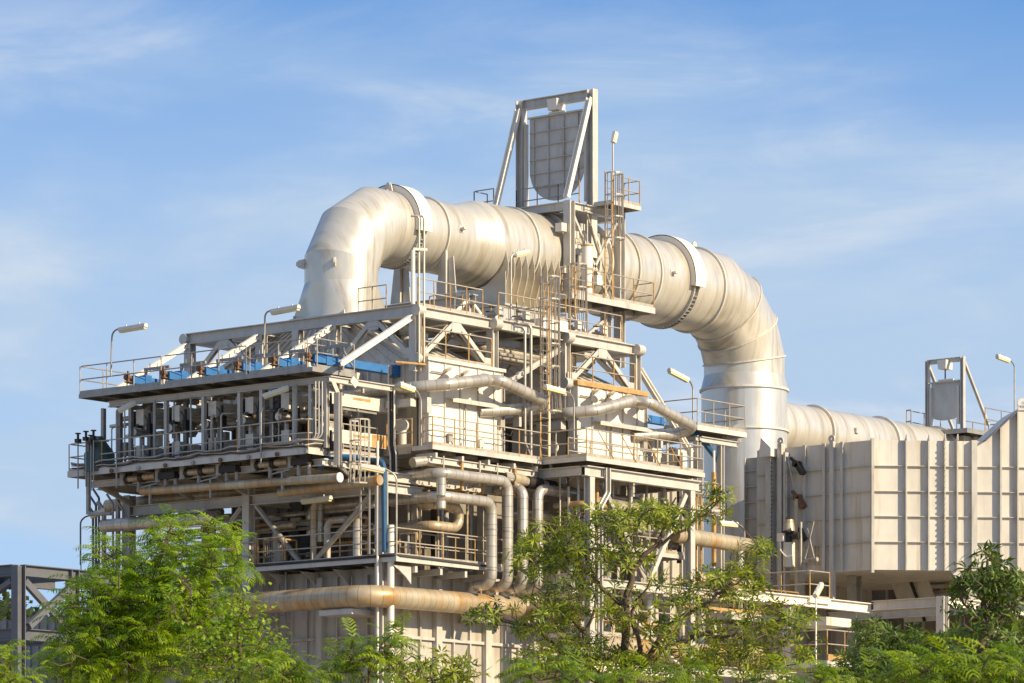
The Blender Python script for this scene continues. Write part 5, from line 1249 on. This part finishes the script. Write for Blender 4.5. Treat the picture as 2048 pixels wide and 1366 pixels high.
def frond(mb,p,d,rng,L):
    # a twice feathered leaf: thin separate strips either side of an arching midrib
    d=d.normalized(); s=d.cross(Z)
    if s.length<.1: s=XA.copy()
    s.normalize(); va0=rng.random()**1.3; k=7; q=p.copy(); dd=d.copy(); w=.0095+L*.010
    for i in range(k):
        dd=(dd-Z*.17).normalized(); q2=q+dd*(L/k)
        ln=L*.50*math.sin(PI*(i+1.6)/(k+2.2))
        for sg in (-1,1):
            pd=(s*sg*.75+dd*.75-Z*.10).normalized()
            va=min(1,max(0,va0*.85+rng.uniform(-.12,.25)))
            m=q2+pd*ln*.55; e=m+(pd*.75-Z*.6).normalized()*ln*.5; o=(dd-pd*dd.dot(pd)).normalized()*w
            mb.add([q2-o*.6,q2+o*.6,m+o,m-o,e],[(0,1,2,3),(3,2,4)],[va]*5)
        q=q2
def inblob(rng,blobs):
    tot=sum(b[2]*b[3]*(b[5] if len(b)>5 else 1) for b in blobs); r=rng.uniform(0,tot)
    for b in blobs:
        r-=b[2]*b[3]*(b[5] if len(b)>5 else 1)
        if r<=0: break
    while True:
        u,v=rng.uniform(-1,1),rng.uniform(-1,1)
        if u*u+v*v<=1: break
    return b[0]+u*b[2],b[1]+v*b[3]
def tree(name,label,cat,Y,limbs,blobs,n,kind,size,leafm,seed,group=None,depth=2.2,barkm='bark',base=None,tw=.012,fill=1.0,trunkr=.16,bare=0.0):
    rng=random.Random(seed)
    root=None
    W=MB(); nodes=[]
    bx,by=base
    b0=at(bx,by,Y); g0=V((b0.x,b0.y,0))
    t=thing(name,label,cat,g0,group)
    W.tube([g0,g0+(b0-g0)*.5+V((.1,.1,0)),b0],trunkr,10,True,[trunkr*1.35,trunkr*1.1,trunkr])
    nodes.append((b0,V((0,0,1))))
    for lm in limbs:
        off=lm[0]; pts=[at(px,py,Y+off*(i/(len(lm)-2) if len(lm)>2 else 1)) for i,(px,py) in enumerate(lm[1:-1])]
        r0,r1=lm[-1]
        # densify with wobble
        pp=[]
        for a,b in zip(pts,pts[1:]):
            for f in (0,.33,.66): pp.append(a.lerp(b,f)+(V((rng.gauss(0,1),rng.gauss(0,1),rng.gauss(0,1)))*.035 if f else V((0,0,0))))
        pp.append(pts[-1]); k=len(pp)
        W.tube(pp,.1,8,True,[r0+(r1-r0)*i/(k-1) for i in range(k)])
        for i,p in enumerate(pp): nodes.append((p,(pp[min(i+1,k-1)]-pp[max(0,i-1)]).normalized()))
    tips=[]
    for i in range(n):
        px,py=inblob(rng,blobs)
        tips.append(at(px,py,Y+rng.gauss(0,depth*.5)))
    tips.sort(key=lambda p:min((p-q[0]).length for q in nodes[:400]))
    Lf=MB()
    for p in tips:
        best=min(nodes,key=lambda q:(p-q[0]).length+ max(0,(q[0].z-p.z))*.6)
        q,dq=best; L=(p-q).length
        if L>.06:
            mid=q.lerp(p,.5)+V((rng.gauss(0,1),rng.gauss(0,1),rng.gauss(0,.5)-.4))*L*.10+dq*L*.12
            r=min(.045,tw+.010*L)
            W.tube([q,mid,p],r,5,False,[r,r*.8,r*.5])
            nodes.append((mid,(p-q).normalized())); nodes.append((p,(p-mid).normalized()))
            ax=(p-mid).normalized()
        else: ax=V((0,0,1))
        if kind=='rosette' and rng.random()<bare: continue
        if kind=='rosette':
            rosette(Lf,p,(ax+Z*.8+V((rng.gauss(0,.35),rng.gauss(0,.35),0))),rng,size*rng.uniform(.8,1.2),rng.randint(8,11))
            if rng.random()<fill: rosette(Lf,p+V((rng.gauss(0,.15),rng.gauss(0,.15),rng.gauss(-.08,.12))),(ax+Z*.6),rng,size*rng.uniform(.7,1.1),rng.randint(5,8))
        elif kind=='frond':
            for j in range(3):
                an=rng.uniform(0,2*PI); d=V((math.cos(an),math.sin(an),rng.uniform(.0,1.3)))+ax*.6
                frond(Lf,p,d,rng,size*rng.choice((.65,.85,1.0,1.2,1.55)))
        else:
            for j in range(9):
                d=V((rng.gauss(0,1),rng.gauss(0,1),rng.gauss(0,.6))); q=p+V((rng.gauss(0,.16),rng.gauss(0,.16),rng.gauss(0,.16)))
                leaf(Lf,q,d,Z,size*rng.uniform(.7,1.2),size*.6,rng.random(),.2)
    W.build('trunk',M[barkm],t,60)
    Lf.build('crown',M[leafm],t)
    return t
# left feathery tree
tree('feathery_tree','tall feathery bright green tree in front of the shaded left side','tree',92,[
 (0,(262,1400),(262,1290),(280,1200),(315,1130),(340,1060),(.10,.03)),(1,(270,1290),(330,1220),(390,1150),(435,1090),(.06,.02)),(-1,(265,1270),(220,1200),(180,1150),(.05,.02)),(.5,(290,1190),(250,1130),(205,1095),(.04,.015)),(-.5,(265,1320),(330,1280),(420,1240),(.05,.02)),(1,(262,1330),(190,1290),(130,1260),(.05,.02)),(0,(400,1140),(445,1120),(475,1085),(.03,.012))],
 [(345,1078,55,40),(430,1072,40,30),(460,1100,28,28),(440,1130,45,28),(335,1130,100,45),(215,1108,42,26,0,.8),(215,1170,65,40),(175,1215,50,35,0,.8),(330,1190,110,50),(235,1230,120,45),(390,1215,70,40),(330,1270,150,45),(195,1300,95,45),(330,1330,200,50),(160,1345,80,35)],
 950,'frond',.44,'frond',21,'feathery trees and shrubs',2.6,base=(262,1420),trunkr=.13)
tree('leafy_shrub','bushy broad leaved climber beside the feathery tree, before the thick pipe','shrub',84,[
 (0,(480,1400),(480,1300),(478,1230),(.06,.02)),(.6,(480,1320),(530,1290),(.04,.02)),(-.5,(480,1330),(420,1290),(.04,.02))],
 [(480,1225,45,40),(505,1270,60,40),(470,1320,90,45),(540,1320,50,35),(420,1300,50,40),(365,1200,30,60,0,.5)],
 300,'broad',.15,'vine',22,None,1.6,base=(480,1420),trunkr=.08)
tree('feathery_shrub','soft feathery shrub low at the bottom left corner','shrub',58,[(0,(10,1420),(12,1340),(.03,.01))],[(8,1335,30,32),(20,1360,35,20)],26,'frond',.36,'frond2',23,'feathery trees and shrubs',.8,base=(10,1430),trunkr=.05)
tree('feathery_shrub','soft pale feathery shrub right of the climber at the bottom','shrub',62,[(0,(560,1430),(550,1350),(.03,.01))],[(545,1345,60,28),(600,1365,40,14)],46,'frond',.34,'frond2',24,'feathery trees and shrubs',.8,base=(560,1440),trunkr=.05)
tree('feathery_shrub','airy feathery shrub with lifted tips in front of the ribbed wall','shrub',70,[(0,(735,1420),(738,1340),(770,1280),(.03,.01)),(0,(735,1380),(700,1310),(.02,.01)),(0,(738,1350),(790,1270),(.02,.01))],[(770,1290,32,26),(705,1310,40,30),(735,1330,70,25),(680,1345,30,18)],60,'frond',.36,'frond2',25,'feathery trees and shrubs',.8,base=(735,1430),trunkr=.05)
tree('rosette_shrub','low shrub of long pointed leaf rosettes before the ribbed wall, left of the right tree','shrub',78,[(0,(850,1430),(845,1350),(.03,.01)),(0,(850,1400),(920,1330),(.03,.01)),(0,(850,1410),(790,1340),(.03,.01))],[(820,1330,50,25),(880,1325,50,22),(930,1340,50,20),(860,1355,120,14)],60,'rosette',.24,'rosette',26,None,1.2,base=(850,1440),trunkr=.05)
# right tree
tree('rosette_tree','wide open crowned tree of pointed leaf rosettes with bare forking branches','tree',100,[
 (0,(1245,1440),(1246,1317),(1252,1200),(1264,1142),(1305,1098),(1328,1054),(1352,995),(.125,.02)),
 (1.2,(1245,1400),(1179,1332),(1167,1265),(1138,1235),(1090,1190),(.09,.02)),
 (-1,(1246,1360),(1281,1300),(1264,1230),(1273,1200),(1300,1160),(.08,.02)),
 (.8,(1245,1380),(1290,1326),(1320,1303),(1364,1282),(1422,1265),(1500,1250),(1580,1235),(.09,.018)),
 (-1.2,(1290,1330),(1323,1270),(1358,1235),(1408,1209),(1452,1183),(1481,1159),(1516,1125),(.075,.015)),
 (.6,(1255,1220),(1238,1206),(1197,1165),(1147,1130),(1110,1080),(.08,.02)),
 (1.5,(1240,1390),(1150,1330),(1060,1250),(960,1232),(.09,.02)),
 (-.8,(1305,1098),(1370,1060),(1430,1010),(1450,985),(.045,.012)),(.5,(1264,1142),(1240,1080),(1225,1040),(.05,.015)),(-1.5,(1380,1275),(1470,1270),(1540,1300),(.06,.02)),
 (0,(1167,1265),(1190,1215),(1180,1150),(.05,.015)),(1,(1190,1165),(1170,1090),(1150,1050),(.04,.015))],
 [(1190,1040,75,28),(1270,1035,80,32),(1110,1080,70,42),(1060,1110,35,40),(1190,1100,110,45),(1330,1030,60,35,0,.7),(1440,985,28,16,0,1.3),(1395,1030,60,22,0,.6),(1500,1110,42,40),(1480,1160,60,40),(1400,1180,70,45,0,.7),(1110,1170,90,50,0,.8),(1060,1230,100,35),(965,1228,40,14),(1250,1190,110,55,0,.45),(1160,1260,110,50,0,.7),(1400,1270,110,40),(1530,1240,70,45),(1600,1235,35,30),(1330,1330,220,40),(1120,1320,90,40),(1530,1310,90,40),(1620,1290,40,30,0,.5)],
 1080,'rosette',.26,'rosette',31,'rosette trees',2.4,base=(1245,1460),trunkr=.16,tw=.010,fill=.55,barkm='bark',bare=.12)
tree('rosette_tree','slim upright tree of long leaf rosettes at the right edge before the casing','tree',78,[
 (0,(1960,1430),(1962,1300),(1968,1180),(1975,1120),(.10,.025)),(.5,(1964,1290),(2010,1230),(2040,1190),(.04,.015)),(-.5,(1962,1280),(1930,1210),(1925,1180),(.04,.015)),(.4,(1966,1230),(2000,1170),(2010,1140),(.03,.012))],
 [(1975,1118,26,22),(1960,1150,36,24),(2010,1150,30,26),(1930,1180,24,28),(1985,1190,50,35),(2030,1190,22,25),(1935,1220,28,22),(2000,1240,50,30),(1965,1280,70,25),(2030,1270,30,28)],
 125,'rosette',.27,'rosette2',32,'rosette trees',1.2,base=(1960,1450),trunkr=.11,fill=.8)
tree('rosette_shrub','dense dark bush of leaf rosettes along the bottom right','shrub',82,[(0,(1850,1440),(1840,1330),(.06,.02)),(0,(1850,1400),(1760,1290),(.05,.02)),(0,(1850,1400),(1960,1300),(.05,.02)),(0,(1850,1410),(1730,1330),(.05,.02)),(0,(1850,1410),(2030,1320),(.05,.02))],
 [(1735,1262,35,22),(1790,1275,60,25),(1850,1285,60,22),(1910,1290,60,22),(1800,1320,120,38),(1950,1325,110,36),(2030,1310,30,45),(1720,1320,40,40),(1860,1350,190,20)],
 300,'rosette',.26,'rosette2',33,None,2.0,base=(1850,1460),trunkr=.09,fill=1)
tree('feathery_shrub','feathery bright shrub low in front of the dark bush at the right','shrub',60,[(0,(1900,1430),(1900,1370),(.04,.02)),(0,(1900,1400),(1840,1340),(.03,.01)),(0,(1900,1400),(1990,1330),(.03,.01)),(0,(1900,1400),(1780,1350),(.03,.01))],
 [(1820,1335,40,20),(1880,1340,60,22),(1990,1330,55,26),(1770,1355,30,16),(1930,1360,120,16),(2035,1340,20,30)],110,'frond',.40,'frond2',34,'feathery trees and shrubs',1.0,base=(1900,1440),trunkr=.06)
tree('feathery_shrub','low feathery shrub at the foot of the right tree, bottom middle','shrub',60,[(0,(1230,1430),(1230,1370),(.03,.01)),(0,(1230,1400),(1320,1350),(.03,.01)),(0,(1230,1400),(1110,1355),(.03,.01))],
 [(1130,1350,40,14),(1240,1360,60,8),(1330,1352,40,12),(1050,1350,40,14),(1390,1345,20,14)],44,'frond',.36,'frond2',35,'feathery trees and shrubs',1.0,base=(1230,1440),trunkr=.05)
tree('feathery_shrub','small feathery shrub under the low landing at bottom right','shrub',66,[(0,(1550,1430),(1550,1375),(.03,.01))],[(1550,1360,35,12),(1650,1355,45,18),(1450,1358,40,12)],34,'frond',.36,'frond2',36,'feathery trees and shrubs',1.0,base=(1550,1440),trunkr=.05)
SUN_E=4.2; SKY_S=.10; SKY_K=3.2; SKY_O=-.06; CLOUD_A=.55; SEED1=6.1; SKY_TINT=(.48,1.14,1.58); VEIL_C=(2.75,3.6,4.7); CLOUD_C=(4.7,4.9,5.2); EXPO=0.8
# ---------- camera, sun, sky
cam=bpy.data.cameras.new('camera'); co=bpy.data.objects.new('camera',cam); C.objects.link(co); bpy.context.scene.camera=co
co.location=CAM; yaw=math.atan2(-FX,FY); co.rotation_euler=(PI/2,0,yaw)
cam.sensor_width=36; cam.sensor_fit='HORIZONTAL'; cam.lens=36*FL/2048
cam.shift_x=0; cam.shift_y=(YH-683)/2048
cam.clip_start=1; cam.clip_end=8000
cam.dof.use_dof=True; cam.dof.focus_distance=158; cam.dof.aperture_fstop=5.6
SAZ=math.radians(60); SEL=math.radians(27)
sx=math.sin(SAZ)*RX-math.cos(SAZ)*FX; sy=math.sin(SAZ)*RY-math.cos(SAZ)*FY
sv=V((sx*math.cos(SEL),sy*math.cos(SEL),math.sin(SEL)))
ld=bpy.data.lights.new('sun','SUN'); ld.energy=SUN_E; ld.angle=math.radians(.5); ld.color=(1,.83,.56)
lo=bpy.data.objects.new('sun',ld); C.objects.link(lo); lo.rotation_euler=sv.to_track_quat('Z','Y').to_euler(); lo.location=(0,0,120)
w=bpy.data.worlds.new('World'); bpy.context.scene.world=w; w.use_nodes=True; nt=w.node_tree; N=nt.nodes; L=nt.links
bg=N['Background']; bg.inputs['Strength'].default_value=SKY_S
sky=N.new('ShaderNodeTexSky'); sky.sky_type='NISHITA'; sky.sun_disc=False; sky.sun_elevation=SEL; sky.sun_rotation=math.atan2(sx,sy); sky.altitude=0; sky.air_density=1.0; sky.dust_density=.3; sky.ozone_density=2.5
tc=N.new('ShaderNodeTexCoord')
sep=N.new('ShaderNodeSeparateXYZ'); L.new(tc.outputs['Generated'],sep.inputs[0])
def mth(op,a,b=None):
    n=N.new('ShaderNodeMath'); n.operation=op
    for i,v in enumerate((a,b)):
        if v is None: continue
        if isinstance(v,(int,float)): n.inputs[i].default_value=v
        else: L.new(v,n.inputs[i])
    return n.outputs[0]
# lift the view elevation so that the low strip of sky seen by the long lens keeps the deep blue of the photo
zr=mth('ADD',mth('MULTIPLY',sep.outputs[2],SKY_K),SKY_O)
cmb=N.new('ShaderNodeCombineXYZ'); L.new(sep.outputs[0],cmb.inputs[0]); L.new(sep.outputs[1],cmb.inputs[1]); L.new(zr,cmb.inputs[2])
nr=N.new('ShaderNodeVectorMath'); nr.operation='NORMALIZE'; L.new(cmb.outputs[0],nr.inputs[0]); L.new(nr.outputs[0],sky.inputs['Vector'])
# thin soft veil of cloud and horizon haze
az=mth('ARCTAN2',sep.outputs[0],sep.outputs[1]); el=mth('ARCSINE',sep.outputs[2])
def cloud(sa,se,seed,lo,hi,dist=.6,rough=.55):
    cv=N.new('ShaderNodeCombineXYZ'); L.new(mth('MULTIPLY',az,sa),cv.inputs[0]); L.new(mth('MULTIPLY',mth('ADD',el,mth('MULTIPLY',az,-.015)),se),cv.inputs[1]); cv.inputs[2].default_value=seed
    n=N.new('ShaderNodeTexNoise'); n.inputs['Scale'].default_value=1.0; n.inputs['Detail'].default_value=8; n.inputs['Roughness'].default_value=rough; n.inputs['Distortion'].default_value=dist; L.new(cv.outputs[0],n.inputs['Vector'])
    m=N.new('ShaderNodeMapRange'); m.interpolation_type='SMOOTHSTEP'; m.inputs[1].default_value=lo; m.inputs[2].default_value=hi; L.new(n.outputs[0],m.inputs[0]); return m.outputs[0]
def ramp(v,a,b,c,d):
    m=N.new('ShaderNodeMapRange'); m.interpolation_type='SMOOTHSTEP'; m.inputs[1].default_value=a; m.inputs[2].default_value=b; m.inputs[3].default_value=c; m.inputs[4].default_value=d; L.new(v,m.inputs[0]); return m.outputs[0]
tint=N.new('ShaderNodeMix'); tint.data_type='RGBA'; tint.blend_type='MULTIPLY'; tint.inputs[0].default_value=1; L.new(sky.outputs[0],tint.inputs[6]); tint.inputs[7].default_value=(*SKY_TINT,1)
veil=ramp(el,.272,.14,.0,.86)
c1=cloud(4.2,16,SEED1,.40,.64,.3,.52); c2=cloud(13,44,3.7,.42,.72,.5,.6)
band=ramp(el,.235,.185,.15,1)
fac=mth('MINIMUM',mth('ADD',veil,mth('MULTIPLY',mth('MULTIPLY',c1,band),CLOUD_A)),.97)
mx=N.new('ShaderNodeMix'); mx.data_type='RGBA'; L.new(fac,mx.inputs[0]); L.new(tint.outputs[2],mx.inputs[6]); mx.inputs[7].default_value=(*VEIL_C,1)
mx2=N.new('ShaderNodeMix'); mx2.data_type='RGBA'; L.new(mth('MULTIPLY',mth('MULTIPLY',mth('MULTIPLY',c2,c1),band),.95),mx2.inputs[0]); L.new(mx.outputs[2],mx2.inputs[6]); mx2.inputs[7].default_value=(*CLOUD_C,1)
mx3=N.new('ShaderNodeMix'); mx3.data_type='RGBA'; L.new(ramp(el,.30,.65,0,.30),mx3.inputs[0]); L.new(mx2.outputs[2],mx3.inputs[6]); mx3.inputs[7].default_value=(5.8,5.5,5.2,1)  # brighter unseen cloud high above the frame, added as neutral fill light
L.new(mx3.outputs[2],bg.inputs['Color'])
sc=bpy.context.scene
sc.view_settings.view_transform='Standard'; sc.view_settings.look='None'; sc.view_settings.exposure=EXPO; sc.view_settings.gamma=1
sc.cycles.max_bounces=6; sc.cycles.diffuse_bounces=3; sc.cycles.glossy_bounces=3; sc.cycles.transmission_bounces=3; sc.cycles.use_denoising=True
